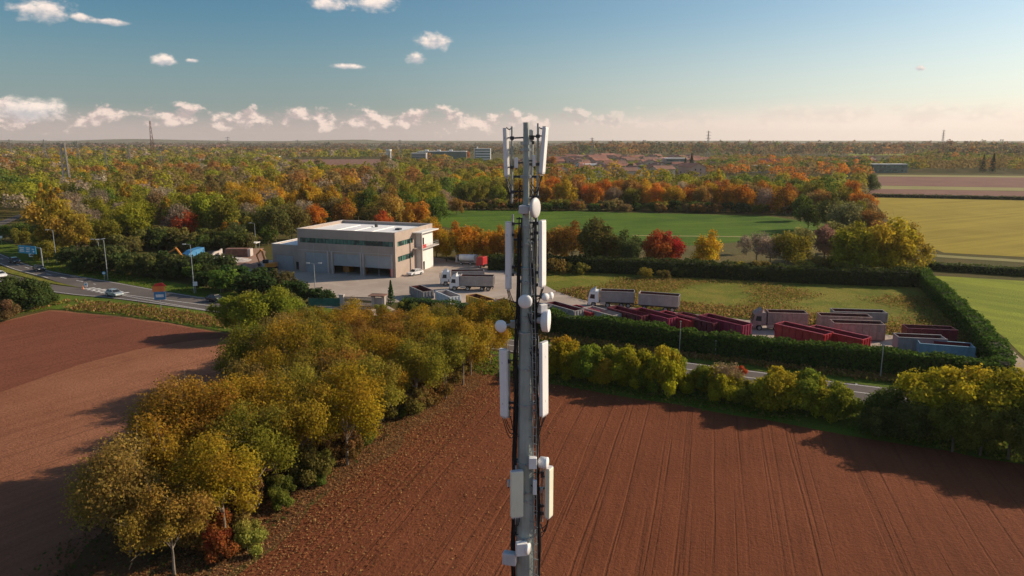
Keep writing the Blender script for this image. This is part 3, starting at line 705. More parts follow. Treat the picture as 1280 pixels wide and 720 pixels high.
def wood(poly, d, pal, label, group, smin=.8, smax=1.25, poplar=.08, bare=.05):
    ps = poisson(poly, d)
    for p in ps:
        c = pick(pal, p); kind = 'mid'; r = random.random()
        if r < poplar: kind = 'poplar'; c = random.choice([YGREEN, GOLD])
        elif r < poplar + bare or c is GREY: kind = 'bare'; c = GREY
        n_ = {'mid': NAMES[c] + ' tree', 'poplar': 'slim ' + NAMES[c] + ' poplar', 'bare': 'pale half-bare tree'}[kind]
        place(kind, p[0], p[1], random.uniform(smin, smax), jit(c), n_ + ' ' + label, 'tree', group)
    return len(ps)
k1 = wood(px([(105, 322), (60, 300), (40, 268), (330, 262), (560, 258), (545, 285), (380, 284), (310, 296), (290, 302), (200, 308), (140, 318)]), 9.6, PAL_L, 'in the wood behind the warehouse and left road', 'trees of the wood behind the warehouse', .95, 1.45, .1, .05)
k2 = wood(px([(550, 256), (640, 257), (850, 263), (1000, 270), (1040, 262), (1000, 252), (640, 250), (555, 248)]), 8.2, PAL_R, 'in the belt behind the green park field', 'trees of the belt behind the park field', .9, 1.3, .03, .03)
k3 = wood(px([(-60, 330), (0, 309), (60, 330), (60, 312), (20, 300), (-60, 300)]), 9, [GREEN, OLIVE], 'at the left edge beyond the road', 'trees at the left edge beyond the road', .5, .7, 0, 0)
print('woods', k1, k2, k3)
for i in range(64):
    t = i / 63; c = P(548 + 450 * t, 262 + 6 * t); place('midshrub', c.x + random.uniform(-3, 3), c.y + random.uniform(0, 9), random.uniform(.8, 1.4), jit(random.choice([OLIVE, GREEN, RUST, DGREEN, BROWN])), 'bush along the far edge of the green park field', 'shrub', 'bushes along the far edge of the park field')

# far woods: one mass of crowns
def far_wood(name, polys, label, leaves=70, leafs=1.45):
    C = []; N = []; S = []; K = []
    tot = 0
    for poly, d, pal, hm in polys:
        ps = poisson(poly, d)
        tot += len(ps)
        for p in ps:
            dist = math.hypot(*p); nl = int(leaves * (1.6 if dist < 600 else 1 if dist < 1200 else .45)); ls = leafs * (.72 if dist < 600 else 1 if dist < 1200 else 1.8)
            r = random.uniform(3.6, 5.4) * (d / 9) ** .8 * .95; h = random.uniform(8, 13) * hm * (1 + .25 * mnoise.noise(Vector((p[0] * .008, p[1] * .008, 5))))
            pop = random.random() < .07
            if pop: r *= .5; h *= 1.25
            dd = RNG.normal(size=(nl, 3)); dd /= np.linalg.norm(dd, axis=1, keepdims=True); dd[:, 2] = np.where(dd[:, 2] < -.55, -dd[:, 2], dd[:, 2])
            lump = 1 + .22 * np.sin(dd[:, 0] * 5 + p[0]) * np.cos(dd[:, 1] * 5 + p[1])
            r = max(r, h * .3)
            C.append(np.array([p[0], p[1], h * .56]) + dd * np.array([r, r, h * .46]) * (lump * RNG.uniform(.8, 1.05, nl))[:, None])
            N.append(dd + RNG.normal(size=(nl, 3)) * .5 + np.array([0, 0, .2]))
            S.append(ls * RNG.uniform(.6, 1.3, nl) * (d / 9) ** .5)
            c = np.array(jit(pick(pal, p), .10)); K.append(c * 1.75 * RNG.uniform(.78, 1.22, (nl, 1)))
    me = quad_mesh(name, np.concatenate(C), np.concatenate(N), np.concatenate(S), np.concatenate(K), 'foliage_own')
    o = bpy.data.objects.new(name, me); COL.objects.link(o); tag(o, label, 'woodland', kind='stuff'); print(name, tot, sum(map(len, C)))
FARL = [OLIVE] * 6 + [YGREEN] * 6 + [GOLD] * 3 + [BROWN] * 6 + [RUST] * 2 + [GREEN] * 2 + [GREY] * 2
far_wood('woodland', [
    (px([(-260, 262), (-30, 262), (40, 266), (330, 261), (560, 257), (560, 240), (500, 228), (345, 216), (140, 222), (95, 222), (90, 211), (-260, 211)]), 12.5, FARL, 1.22),
    (px([(-260, 330), (-62, 300), (-20, 270), (40, 266), (-30, 262), (-260, 262)]), 10, FARL, .8)],
    'olive and brown autumn wood spreading towards the horizon on the left', 210, 1.4)
far_wood('woodland', [
    (px([(560, 256), (560, 232), (700, 238), (870, 240), (1000, 236), (1080, 240), (1070, 250), (1040, 260), (1000, 251), (640, 249)]), 11, PAL_R + [OLIVE] * 3 + [YGREEN] * 2, 1.05),
    (px([(560, 231), (480, 222), (480, 207), (560, 205), (690, 214), (700, 225)]), 12, [OLIVE, GREEN, OLIVE, BROWN, RUST], .8)],
    'mixed autumn wood between the park field and the red-roofed village', 190, 1.4)
FH = [(.06, .06, .03), (.09, .065, .035), (.11, .07, .035), (.05, .06, .03), (.14, .07, .03)]
far_wood('distant_woodland', [
    (px([(-300, 210), (345, 213), (345, 199), (480, 198.5), (560, 204), (560, 196), (300, 190), (-300, 190)]), 20, FARL, 1.1),
    (px([(860, 218), (1085, 224), (1080, 205), (900, 200)]), 12, [RUST, OLIVE, GREEN, DGREEN, OLIVE, BROWN, BROWN, ORANGE], .9),
    (px([(1095, 215.5), (1290, 217), (1600, 219), (1600, 201), (1290, 200), (1150, 202)]), 10.5, [RUST, OLIVE, GREEN, DGREEN, OLIVE, BROWN, BROWN, BROWN], 1.2),
    (px([(1170, 203), (1600, 205), (1600, 191), (1170, 190)]), 17, FH + [RUST], 1.7)],
    'distant belt of brown and green trees beyond the fields', 100)
far_wood('horizon_woodland', [
    ([(-3000, 1500), (-350, 1500), (-420, 1950), (-600, 3200), (-4600, 3200)], 52, FH, 1.15),
    ([(-200, 1600), (150, 1500), (200, 3200), (-600, 3200)], 48, FH, 1.05),
    ([(150, 1500), (1500, 1350), (3600, 3200), (200, 3200)], 48, FH + [RUST], 2.1), ([(800, 1300), (1900, 1300), (2300, 1900), (1000, 1900)], 17, FH + [RUST, GREEN, BROWN], 2.15), ([(100, 1500), (800, 1450), (900, 1800), (100, 1900)], 20, FH + [RUST, GREEN, BROWN], 1.9), ([(-2600, 2300), (-1500, 2300), (-1300, 2600), (-2600, 2700)], 30, FH, 2.0),
    ([(-5500, 3200), (5500, 3200), (7500, 6500), (-7500, 6500)], 130, FH, 1.5)],
    'dark line of far woods along the horizon', 60)

# ------------------------------------------------------------------ more materials
simple('mast_steel', (0.36, 0.40, 0.365), 0.55, 0.25, .18, .8, .45)
simple('galvanised', (0.36, 0.38, 0.38), 0.5, 0.5, .2, 3, .4)
simple('radome_white', (0.84, 0.82, 0.80), 0.45, 0, .05, .7, .25)
simple('radome_cream', (0.80, 0.79, 0.62), 0.5, 0, .06, .7, .25)
simple('radome_grey', (0.56, 0.54, 0.54), 0.5, 0, .08, 2, .3)
simple('cable_black', (0.018, 0.017, 0.018), 0.55, 0, .2, 5, .1)
simple('dark_metal', (0.06, 0.06, 0.065), 0.5, 0.3)
simple('concrete_wall', (0.38, 0.30, 0.25), 0.85, 0, .1, .25, .35)
simple('concrete_light', (0.46, 0.40, 0.36), 0.85, 0, .1, .4, .35)
simple('roof_membrane', (0.80, 0.78, 0.76), 0.7, 0, .05, .2, .25)
simple('render_white', (0.72, 0.70, 0.66), 0.8, 0, .05, .5, .25)
simple('shutter', (0.34, 0.345, 0.355), 0.5, 0.2, .06, .5, .3)
simple('interior_dark', (0.035, 0.03, 0.028), 0.9)
simple('red_paint', (0.50, 0.03, 0.035), 0.4, 0, .15, 1.2, .4, coat=.3)
simple('maroon_paint', (0.13, 0.012, 0.024), 0.5, 0, .2, 1, .45)
simple('crimson_paint', (0.27, 0.02, 0.055), 0.5, 0, .2, 1, .45)
simple('rust_red', (0.11, 0.022, 0.02), 0.75, 0, .3, 1.5, .5)
simple('yellow_paint', (0.62, 0.36, 0.03), 0.45, 0, .12, 1, .4)
simple('orange_paint', (0.65, 0.24, 0.03), 0.45, 0, .12, 1, .4)
simple('dusty_paint', (0.34, 0.23, 0.20), 0.7, 0, .2, 1.5, .6)
simple('blue_paint', (0.24, 0.40, 0.48), 0.5, 0, .12, 1, .4)
simple('tarp_blue', (0.05, 0.22, 0.42), 0.6, 0, .15, 1, .3)
simple('grey_paint', (0.34, 0.30, 0.285), 0.55, 0, .12, .8, .5)
simple('white_paint', (0.76, 0.75, 0.74), 0.35, 0, .05, 1, .25, coat=.4)
simple('silver_paint', (0.45, 0.50, 0.50), 0.3, .4, .05, 1, .2, coat=.5)
simple('black_paint', (0.03, 0.03, 0.035), 0.25, .1, .1, 1, .1, coat=.6)
simple('rubber', (0.022, 0.021, 0.02), 0.85)
simple('rim_metal', (0.45, 0.45, 0.45), 0.35, .7)
simple('green_netting', (0.03, 0.13, 0.09), 0.8, 0, .2, 1, .3)
simple('roof_tile', (0.30, 0.12, 0.08), 0.85, 0, .2, .15, .4)
simple('roof_tile_brown', (0.26, 0.13, 0.09), 0.85, 0, .2, .15, .4)
simple('wall_cream', (0.55, 0.44, 0.33), 0.85, 0, .1, .2, .3)
simple('wall_pink', (0.52, 0.33, 0.26), 0.85, 0, .1, .2, .3)
simple('office_glass', (0.09, 0.16, 0.16), 0.15, 0.2, .2, .1, .1)
simple('sign_blue', (0.02, 0.28, 0.48), 0.4, 0, .06, 1, .1)
simple('sign_orange', (0.75, 0.22, 0.06), 0.4)
simple('sign_red', (0.60, 0.03, 0.03), 0.4)
simple('sign_white', (0.78, 0.78, 0.76), 0.4)
simple('rubble', (0.42, 0.37, 0.33), 0.9, 0, .4, 1.5, .5)
simple('brick_dark', (0.20, 0.10, 0.07), 0.9, 0, .3, 1, .5)
simple('lamp_head', (0.6, 0.6, 0.58), 0.4)
m, nt, b = newmat('glass_dark'); b.inputs['Base Color'].default_value = (.025, .03, .035, 1); b.inputs['Roughness'].default_value = .25; b.inputs['Specular IOR Level'].default_value = .4
m, nt, b = newmat('glass_green'); b.inputs['Roughness'].default_value = .2; b.inputs['Specular IOR Level'].default_value = .8
nt.put(b.inputs['Base Color'], nt.mix(nt.sstep(nt.noise(nt.objco(), .45, 2), .4, .6), (.03, .05, .05), (.08, .20, .16)))

# ------------------------------------------------------------------ the mast
DM = 23.0
def M(pxx, pyy, dy=0.0): return PD(pxx, pyy, DM + dy)
mb0 = M(659.5, 400)
MX = mb0.x
mast = empty('telecom_mast', (MX, DM, 0), 0, 'tall grey steel telecom mast carrying white antennas and dishes', 'telecom mast')
O = Vector((MX, DM, 0))
def ml(pxx, pyy, dy=0.0): return M(pxx, pyy, dy) - O
ztop = ml(656, 153).z
prof = [(0, .62), (14, .40), (18.0, .335), (ml(660, 560).z, .27), (ml(660, 415).z, .225), (ml(660, 414.5).z, .20), (ml(660, 335).z, .15), (ml(660, 334).z, .135), (ml(660, 257).z, .115), (ml(660, 256.5).z, .10), (ztop, .09)]
pb = MB()
n = 16
for (z0, r0), (z1, r1) in zip(prof[:-1], prof[1:]):
    if z1 - z0 > .05: pb.tube((0 - .07 * (z0 / ztop), 0, z0), (0 - .07 * (z1 / ztop), 0, z1), r0, r1, n, True)
pb.build('pole', 'mast_steel', mast, smooth=False)
fl = MB()
for pyy, r in ((415, .26), (335, .19), (257, .15), (622, .335)):
    z = ml(660, pyy).z; fl.tube((-.06, 0, z - .03), (-.06, 0, z + .03), r, r, 20)
fl.build('flange', 'galvanised', mast)
bc = lambda z: -.07 * z / ztop
def rad(z):
    for (z0, r0), (z1, r1) in zip(prof[:-1], prof[1:]):
        if z0 <= z <= z1: return r0 + (r1 - r0) * (z - z0) / max(z1 - z0, 1e-5)
    return .1
# clamps: rings with bolts
for pyy in (179, 187, 221, 283, 305, 352, 395, 402, 460, 505, 577, 612, 668):
    z = ml(660, pyy).z; r = rad(z); c = MB(); c.tube((bc(z), 0, z - .035), (bc(z), 0, z + .035), r + .022, r + .022, 16)
    for a in (30, 150, 270): c.cbox((bc(z) + (r + .05) * math.cos(R(a)), (r + .05) * math.sin(R(a)), z), (.09, .05, .09), Matrix.Rotation(R(a), 3, 'Z'))
    c.build('clamp', 'galvanised', mast)
# climbing rungs / safety rail on the right front
lad = MB()
zz = 9.0
rail = []
while zz < ml(660, 300).z:
    r = rad(zz); rail.append((bc(zz) + r * .72 + .05, -r * .72 - .05, zz)); zz += .28
lad.path(rail, .016, 5)
rail2 = [(x + .10, y - .06, z) for x, y, z in rail]
lad.path(rail2, .012, 5)
for a, b_ in zip(rail, rail2): lad.tube((a[0] - .06, a[1] + .06, a[2]), b_, .011, .011, 4)
lad.build('ladder', 'galvanised', mast)
# cable runs: bundles down the left side and the right back
def bundle(name, x0, y0, ztop_, zbot, k, wob, seed, side):
    rr = random.Random(seed); c = MB()
    for i in range(k):
        pts = []; z = ztop_ - rr.uniform(0, .8); ph = rr.uniform(0, 9)
        while z > zbot:
            r = rad(max(z, .1))
            pts.append((bc(z) + side * (r + x0 + .012 * i * 1.4) + wob * math.sin(z * 1.9 + ph) * .5, y0 - .03 * (i % 4) + wob * math.cos(z * 2.3 + ph) * .5, z)); z -= .35
        c.path(pts, .019, 5)
    return c.build(name, 'cable_black', mast)
bundle('cable_bundle', .03, -.05, ml(0, 268).z, 6, 7, .025, 1, -1)
bundle('cable_bundle', .06, .05, ml(0, 420).z, 6, 6, .05, 2, -1)
bundle('cable_bundle', .05, -.05, ml(0, 580).z, 6, 7, .04, 3, 1)
bundle('cable_bundle', .04, -.10, ml(0, 300).z, ml(0, 560).z, 3, .05, 4, 1)
pg = MB(); z = 8.0
while z < ml(660, 262).z:
    r = rad(z); a_ = R(-28 if int(z / .3) % 2 else -62)
    pg.tube((bc(z) + r * .8 * math.cos(a_), r * .8 * math.sin(a_), z), (bc(z) + (r + .15) * math.cos(a_), (r + .15) * math.sin(a_), z), .014, .014, 5); z += .3
pg.build('step_bolts', 'galvanised', mast)
bundle('cable_bundle', .10, .02, ml(0, 270).z, 6, 5, .07, 8, 1)
tray = MB()
z = 8
while z < ml(0, 270).z:
    r = rad(z); tray.cbox((bc(z) - r - .09, -.02, z), (.2, .05, .04)); z += .9
tray.build('cable_tray', 'dark_metal', mast)

def panel(pt, pb_, wpx, dy, yaw, mat='radome_white', depth=.13, pipe=None, label=None, armz=(.2, .8), loops=True):
    """sector antenna: rounded radome tilted along its own axis, brackets, jumper cables"""
    t = ml(*pt, dy); b_ = ml(*pb_, dy); ax = (t - b_); h = ax.length; up = ax.normalized()
    w = wpx / (F / (DM * math.cos(PITCH) + (CAM_H - (t.z + b_.z) / 2) * math.sin(PITCH)))
    f = Vector((math.sin(yaw), -math.cos(yaw), 0)); f = (f - up * f.dot(up)).normalized(); s = up.cross(f) * -1
    c = (t + b_) / 2; rot = Matrix((s, -f, up)).transposed()
    vis = abs(math.cos(yaw)) * 1.0 + abs(math.sin(yaw)) * .45
    w = w / max(vis, .5)
    a = MB(); a.cbox(c, (w, depth, h - .04), rot); o = a.build('panel_antenna', mat, mast, .03, False, 3)
    e = MB(); e.cbox(c + up * (h / 2 - .012), (w * .92, depth * .85, .024), rot); e.cbox(c - up * (h / 2 - .012), (w * .92, depth * .85, .024), rot)
    for k in (-.3, -.1, .1, .3): e.tube(c - up * (h / 2) + s * (w * k), c - up * (h / 2 + .07) + s * (w * k), .014, .014, 6)
    e.build('end_cap', 'radome_grey', o)
    if pipe is not None:
        # pipe given as px x, top y, bottom y, dy
        p0 = ml(pipe[0], pipe[1], pipe[3]); p1 = ml(pipe[0], pipe[2], pipe[3]); p1 = Vector((p0.x, p0.y, p1.z))
        MB().tube(p0, p1, .034, .034, 10).build('mounting_pipe', 'galvanised', mast)
        br = MB()
        for q in armz:
            z = b_.z + (t.z - b_.z) * q; on = b_.lerp(t, q); z2 = min(max(z, p1.z + .05), p0.z - .05)
            pp = Vector((p0.x, p0.y, z2)); br.tube(pp, on, .022, .022, 6); br.cbox(pp, (.11, .11, .09)); br.cbox(on, (.1, .1, .08))
        br.build('bracket', 'dark_metal', o)
        arm = MB()
        for q in (.15, .85):
            z = p1.z + (p0.z - p1.z) * q; r = rad(z); arm.tube((p0.x, p0.y, z), (bc(z), 0, z + .02), .026, .026, 6); arm.cbox((p0.x, p0.y, z), (.12, .12, .1))
        arm.build('support_arm', 'dark_metal', mast)
    if loops:
        lp = MB()
        for k in range(3):
            s0 = b_ + s * w * (-.25 + .25 * k) - up * .06; e_ = Vector((bc(b_.z) + math.copysign(rad(b_.z) + .05, b_.x), -.05, b_.z - .25 - .12 * k)); pts = []
            for j in range(9):
                u = j / 8; q = s0.lerp(e_, u); pts.append(q + Vector((0, -.02, -.28 * math.sin(math.pi * u) * (1 + .3 * k))))
            lp.path(pts, .015, 5)
        lp.build('jumper_cable', 'cable_black', o)
    if label: o['label'] = label
    return o
def box_part(name, x0, y0, x1, y1, dy, mat, depth=.2, yaw=0, bev=.02):
    a = ml(x0, y1, dy); b_ = ml(x1, y0, dy); c = (a + b_) / 2
    mbx = MB(); mbx.cbox(c, (abs(b_.x - a.x), depth, abs(b_.z - a.z)), Matrix.Rotation(yaw, 3, 'Z'))
    o = mbx.build(name, mat, mast, bev)
    g = MB(); z = bc(c.z); r = rad(c.z)
    g.tube(c, (z, 0, c.z), .025, .025, 6); g.cbox(c + Vector((0, 0, -abs(b_.z - a.z) / 2 - .02)), (.05, .05, .06)); g.build('bracket', 'dark_metal', o)
    return o
# top tier
panel((632, 160), (633.5, 221), 6.5, .15, R(-50), pipe=(640, 158, 254, .0))
panel((682, 158), (677.5, 217), 8, .0, R(62), pipe=(672.5, 154, 262, .0))
panel((663.5, 162), (663.5, 216), 5, .45, R(170), 'radome_grey', .1, pipe=(665.5, 163, 262, .3), loops=False)
box_part('radio_unit', 643, 197, 647.5, 210, .0, 'radome_white', .14)
box_part('radio_unit', 665.5, 194, 669.5, 208, .0, 'radome_white', .14)
for x0, x1, yy_, d_ in ((633, 640, 159, 0), (672.5, 682, 158, 0)):   # little curved tilt arms at the top
    a = ml(x0, yy_, 0); b_ = ml(x1, yy_, 0); pts = [a.lerp(b_, j / 6) + Vector((0, 0, -.07 * math.sin(math.pi * j / 6))) for j in range(7)]
    MB().path(pts, .018, 6).build('tilt_arm', 'dark_metal', mast)
box_part('radio_unit', 648.5, 257, 661, 267, -.25, 'radome_grey', .3)
# dishes
def dish(name, pxx, pyy, r, dy, direction, mat='radome_white', depth=.18, mount=True, drum=False, label=None):
    c = ml(pxx, pyy, dy); d = Vector(direction).normalized()
    p = [(-depth, r * .55), (-depth * .55, r * .93), (-.02, r)] if not drum else [(-depth, r * .6), (-depth * .8, r * .98), (-.02, r)]
    p += [(.0, r), (.03, r * .93), (.055, r * .7), (.07, r * .35), (.075, .001)] if not drum else [(.0, r), (.015, r * .96), (.02, .001)]
    a = MB(); a.lathe(c, d, p, 28); o = a.build(name, mat, mast, smooth=True)
    for q in o.modifiers: pass
    g = MB(); back = c - d * depth; g.tube(back + d * .02, back - d * .14, r * .32, r * .26, 14)
    g.build('radio_unit', 'radome_grey', o)
    z = c.z; t = Vector((bc(z), 0, z)); a_ = MB(); a_.tube(back - d * .1, t, .03, .03, 8); a_.cbox(back - d * .12, (.12, .12, .16)); a_.build('dish_mount', 'dark_metal', o)
    if label: o['label'] = label
    return o
dish('dish_antenna', 669.5, 260, .32, -.35, (.86, -.45, .02), 'radome_grey', .12)
dish('dish_antenna', 656.5, 377, .225, -.45, (.05, -1, 0.02), 'radome_white', .12)
dish('dish_antenna', 625.5, 408, .205, -.2, (-.5, -.85, 0), 'radome_white', .16)
dish('dish_antenna', 682, 371.5, .13, -.2, (.55, -.8, 0), 'radome_white', .1)
dish('dish_antenna', 689, 370, .13, .1, (.9, -.3, 0), 'radome_white', .1)
dish('dish_antenna', 686, 401, .37, -.1, (.97, -.2, 0), 'radome_white', .24, drum=True)
box_part('radio_unit', 673, 380, 683, 391, -.1, 'radome_white', .22, R(30))
hb_ = MB(); a_ = ml(629, 408, -.05); b2 = ml(652, 402, 0); hb_.tube(a_, b2, .045, .045, 8).cbox(ml(641, 405, 0), (.16, .16, .22)).cbox(ml(645.5, 404, 0), (.1, .2, .3)); hb_.build('dish_arm', 'galvanised', mast)
for y0_, xa, xb in ((221, 640, 675), (300, 640, 676), (395, 646, 680), (402, 644, 678), (505, 634, 678), (612, 646, 686)):
    hb_ = MB(); hb_.cbox((ml(xa, y0_).lerp(ml(xb, y0_), .5)) + Vector((0, .12, 0)), ((ml(xb, y0_) - ml(xa, y0_)).length, .05, .07)); hb_.build('cross_bar', 'dark_metal', mast)
# middle tier
panel((635.5, 277), (635.5, 361), 8, -.05, R(-40), pipe=(641, 268, 345, .05))
panel((678, 275), (678, 358), 10.5, -.2, R(58), pipe=(671, 262, 372, .0))
panel((664.5, 274), (665, 360), 6.5, .4, R(175), pipe=(664, 268, 364, .25), loops=False)
# lower middle tier
panel((629, 436), (630.5, 521), 11.5, -.05, R(-38), pipe=(636.5, 438, 522, .05))
panel((679.5, 427), (680, 519), 13.5, -.2, R(55), pipe=(672.5, 420, 530, .05))
box_part('equipment_box', 663, 417, 672, 462, .1, 'radome_grey', .16)
box_part('equipment_box', 643, 455, 647, 470, .05, 'galvanised', .12)
# bottom tier
panel((646, 588), (646, 646), 17, -.45, R(14), 'radome_cream', .16, pipe=(645, 582, 655, -.25))
panel((686.5, 584), (686, 646), 10.5, -.1, R(60), 'radome_cream', .18, pipe=(678, 580, 652, .0))
box_part('radio_unit', 661, 571.5, 671, 585, -.35, 'radome_white', .22)
dish('dish_antenna', 684, 579, .20, -.25, (.95, -.3, 0), 'radome_white', .3, drum=True)
box_part('radio_unit', 645, 678, 659, 693, -.5, 'radome_white', .25, R(10))
dish('dish_antenna', 661, 686, .2, -.5, (.95, -.35, 0), 'radome_white', .08, drum=True)
box_part('radio_unit', 628.5, 690, 646, 705, -.3, 'radome_grey', .28, R(-14), .05)
box_part('radio_unit', 666, 600, 671, 618, -.35, 'radome_white', .12)
box_part('radio_unit', 634, 600, 637.5, 608, -.2, 'radome_grey', .12)
box_part('radio_unit', 675, 609, 679, 616, -.1, 'galvanised', .12)
# antenna stub and loose loops
ln = MB()
for (x0, y0), (x1, y1), sg in [((643, 395), (650, 410), .15), ((668, 425), (663, 440), .3), ((672, 470), (668, 500), .3), ((638, 520), (648, 545), .3), ((676, 520), (668, 548), .35), ((686, 648), (676, 655), .4), ((640, 650), (648, 668), .2), ((660, 392), (668, 402), .2), ((650, 225), (649, 262), .1)]:
    a = ml(x0, y0, -.2); b_ = ml(x1, y1, -.2); ln.path([a.lerp(b_, j / 8) + Vector((0, 0, -sg * math.sin(math.pi * j / 8))) for j in range(9)], .017, 5)
ln.build('loose_cable', 'cable_black', mast)

# ------------------------------------------------------------------ warehouse
def frame_at(origin, xdir):
    xdir = Vector((xdir.x, xdir.y, 0)).normalized(); return math.atan2(xdir.y, xdir.x)
BH = 10.7
fr = P(495, 347.5); fl_ = P(371, 286, BH); fl_.z = 0
rb = P(538, 279.5, BH); rb.z = 0
WL = (fr - fl_).length; ang = math.atan2((fr - fl_).y, (fr - fl_).x); 
WDp = (rb - fr).length
print('warehouse', fl_, fr, WL, WDp, math.degrees(ang), math.degrees(math.atan2((rb - fr).y, (rb - fr).x)))
WD = WDp * .97
wh = empty('warehouse', fl_, ang, 'grey concrete warehouse with white flat roof and roller shutters', 'warehouse')
bays = [(2.0, WL * .305, 1), (WL * .37, WL * .645, .45), (WL * .69, WL * .955, .45)]
dh = 5.0
# wall: front built from pieces round the openings
w = MB(); T = .35
x = 0
for x0, x1, _ in bays:
    w.box(x, x0, 0, T, 0, dh); x = x1
w.box(x, WL, 0, T, 0, dh)
w.box(0, WL, 0, T, dh, 7.4); w.box(0, WL, 0, T, 8.6, BH)
w.box(0, .8, 0, T, 7.4, 8.6); w.box(WL - .5, WL, 0, T, 7.4, 8.6)
w.box(0, T, T, WD, 0, BH); w.box(T, WL - T, WD - T, WD, 0, BH)
# right wall with window bands
for za, zb in ((0, 3.6), (4.9, 7.3), (8.5, BH)): w.box(WL - T, WL, T, WD, za, zb)
for za, zb in ((3.6, 4.9), (7.3, 8.5)): w.box(WL - T, WL, T, 1.2, za, zb); w.box(WL - T, WL, WD * .45, WD, za, zb)
w.box(0, WL, T, WD, -.1, .03)
w.build('wall', 'concrete_wall', wh)
jn = MB()
for k in range(1, 6): jn.box(WL * k / 6 - .04, WL * k / 6 + .04, -.02, 0, 0 if k % 2 else dh + .2, 7.3)
for xx_ in (bays[0][1] + .15, bays[1][0] - .5, bays[1][1] + .1, bays[2][0] - .5, bays[2][1] + .1): jn.box(xx_, xx_ + .4, -.25, -.003, 0, dh + .5)
jn.box(0, WL, -.06, -.004, dh + .5, dh + .62)
jn.build('pilaster', 'concrete_light', wh)
rf = MB(); rf.box(T, WL - T, T, WD - T, 9.9, 10.05); roof = rf.build('roof', 'roof_membrane', wh)
pr = MB(); pr.box(-.06, WL + .06, -.06, T + .06, BH, BH + .12); pr.box(-.06, WL + .06, WD - T - .06, WD + .06, BH, BH + .12); pr.box(-.06, T + .06, T + .06, WD - T - .06, BH, BH + .12); pr.box(WL - T - .06, WL + .06, T + .06, WD - T - .06, BH, BH + .12)
pr.build('parapet', 'concrete_light', wh)
sk = MB()
for k in range(3): sk.box(5 + 5 * k, 8 + 5 * k, 3, WD - 4, 10.05, 10.2)
sk.build('skylight', 'roof_membrane', roof)
sv = MB(); sv.box(WL * .8, WL * .8 + 1.2, WD * .5, WD * .5 + 1.4, 10.05, 10.5); sv.build('roof_vent', 'dark_metal', roof); MB().box(WL * .5, WL * .5 + .6, WD * .7, WD * .7 + .6, 10.05, 10.8).build('roof_vent', 'dark_metal', roof)
g = MB(); g.box(.8, WL - .5, .12, .16, 7.4, 8.6); win = g.build('window', 'glass_green', wh)
g = MB(); x = .8
while x < WL - .4: g.box(x, x + .07, .03, .12, 7.4, 8.6); x += 1.02
g.build('window_frame', 'dark_metal', win)
for z0, z1 in ((3.6, 4.9), (7.3, 8.5)):
    g = MB(); g.box(WL - .2, WL - .16, 1.2, WD * .45, z0, z1); ww = g.build('window', 'glass_green', wh)
    g = MB(); y_ = 1.2
    while y_ < WD * .45: g.box(WL - .16, WL - .06, y_, y_ + .07, z0, z1); y_ += 1.1
    g.build('window_frame', 'dark_metal', ww)
for x0, x1, op in bays:
    g = MB(); zb = 0.02 if op == 1 else dh * .42
    z = zb
    while z < dh - .01: z2 = min(z + .3, dh); g.box(x0, x1, .14, .17 + .03 * ((int(z / .3)) % 2), z, z2); z = z2
    g.build('roller_shutter', 'shutter', wh)
ins = MB(); ins.box(T, WL - T, WD * .5, WD * .5 + .2, .03, 6); ins.build('inner_wall', 'interior_dark', wh)
it = MB(); it.box(WL * .40, WL * .46, 3, 5, .03, 2.4); it.box(WL * .60, WL * .64, 2, 3.5, .03, 3); it.build('stored_machine', 'orange_paint', wh)
g = MB(); g.box(WL - 1.5, WL - .6, -.06, -.004, .2, 2.2); g.build('sign_board', 'sign_red', wh)
# stair and balcony block on the right face
bx0, by0, by1 = WL, WD * .5, WD * .86
g = MB(); g.box(bx0, bx0 + 1.4, by0 + .6, by1, 0, BH - 1.0); g.build('stair_tower', 'render_white', wh)
g = MB(); g.box(bx0, bx0 + 2.6, by0 - 1.2, by1 + 1.2, 5.6, 5.85); bal = g.build('balcony', 'concrete_light', wh)
g = MB()
X0, X1, Y0, Y1 = bx0 + .05, bx0 + 2.5, by0 - 1.1, by1 + 1.1
for q in (6.3, 6.8): g.path([(X0, Y0, q), (X1, Y0, q), (X1, Y1, q), (X0, Y1, q)], .03, 6)
for t in range(7): yy_ = Y0 + (Y1 - Y0) * t / 6; g.tube((X1, yy_, 5.85), (X1, yy_, 6.8), .025, .025, 5)
g.build('railing', 'galvanised', bal)
g = MB(); g.box(X1 - .12, X1 - .06, Y0 + .4, Y0 + 2.6, 5.9, 6.7); g.build('red_banner', 'sign_red', bal)
g = MB(); g.box(bx0, bx0 + 2.6, by0 - 1.2, by1 + 1.2, 9.6, 9.85); g.build('canopy', 'render_white', wh)
g = MB(); g.box(bx0 + 1.4, bx0 + 1.44, by0 + 1.2, by0 + 2.3, 6.0, 8.2); g.box(bx0 + 1.4, bx0 + 1.44, by0 + 1.2, by0 + 2.4, 0.1, 2.2); g.build('door', 'glass_dark', wh)
g = MB(); g.box(bx0 + 2.1, bx0 + 2.5, by0 - 1.1, by0 - .7, 0, 9.6); g.build('column', 'concrete_light', wh)
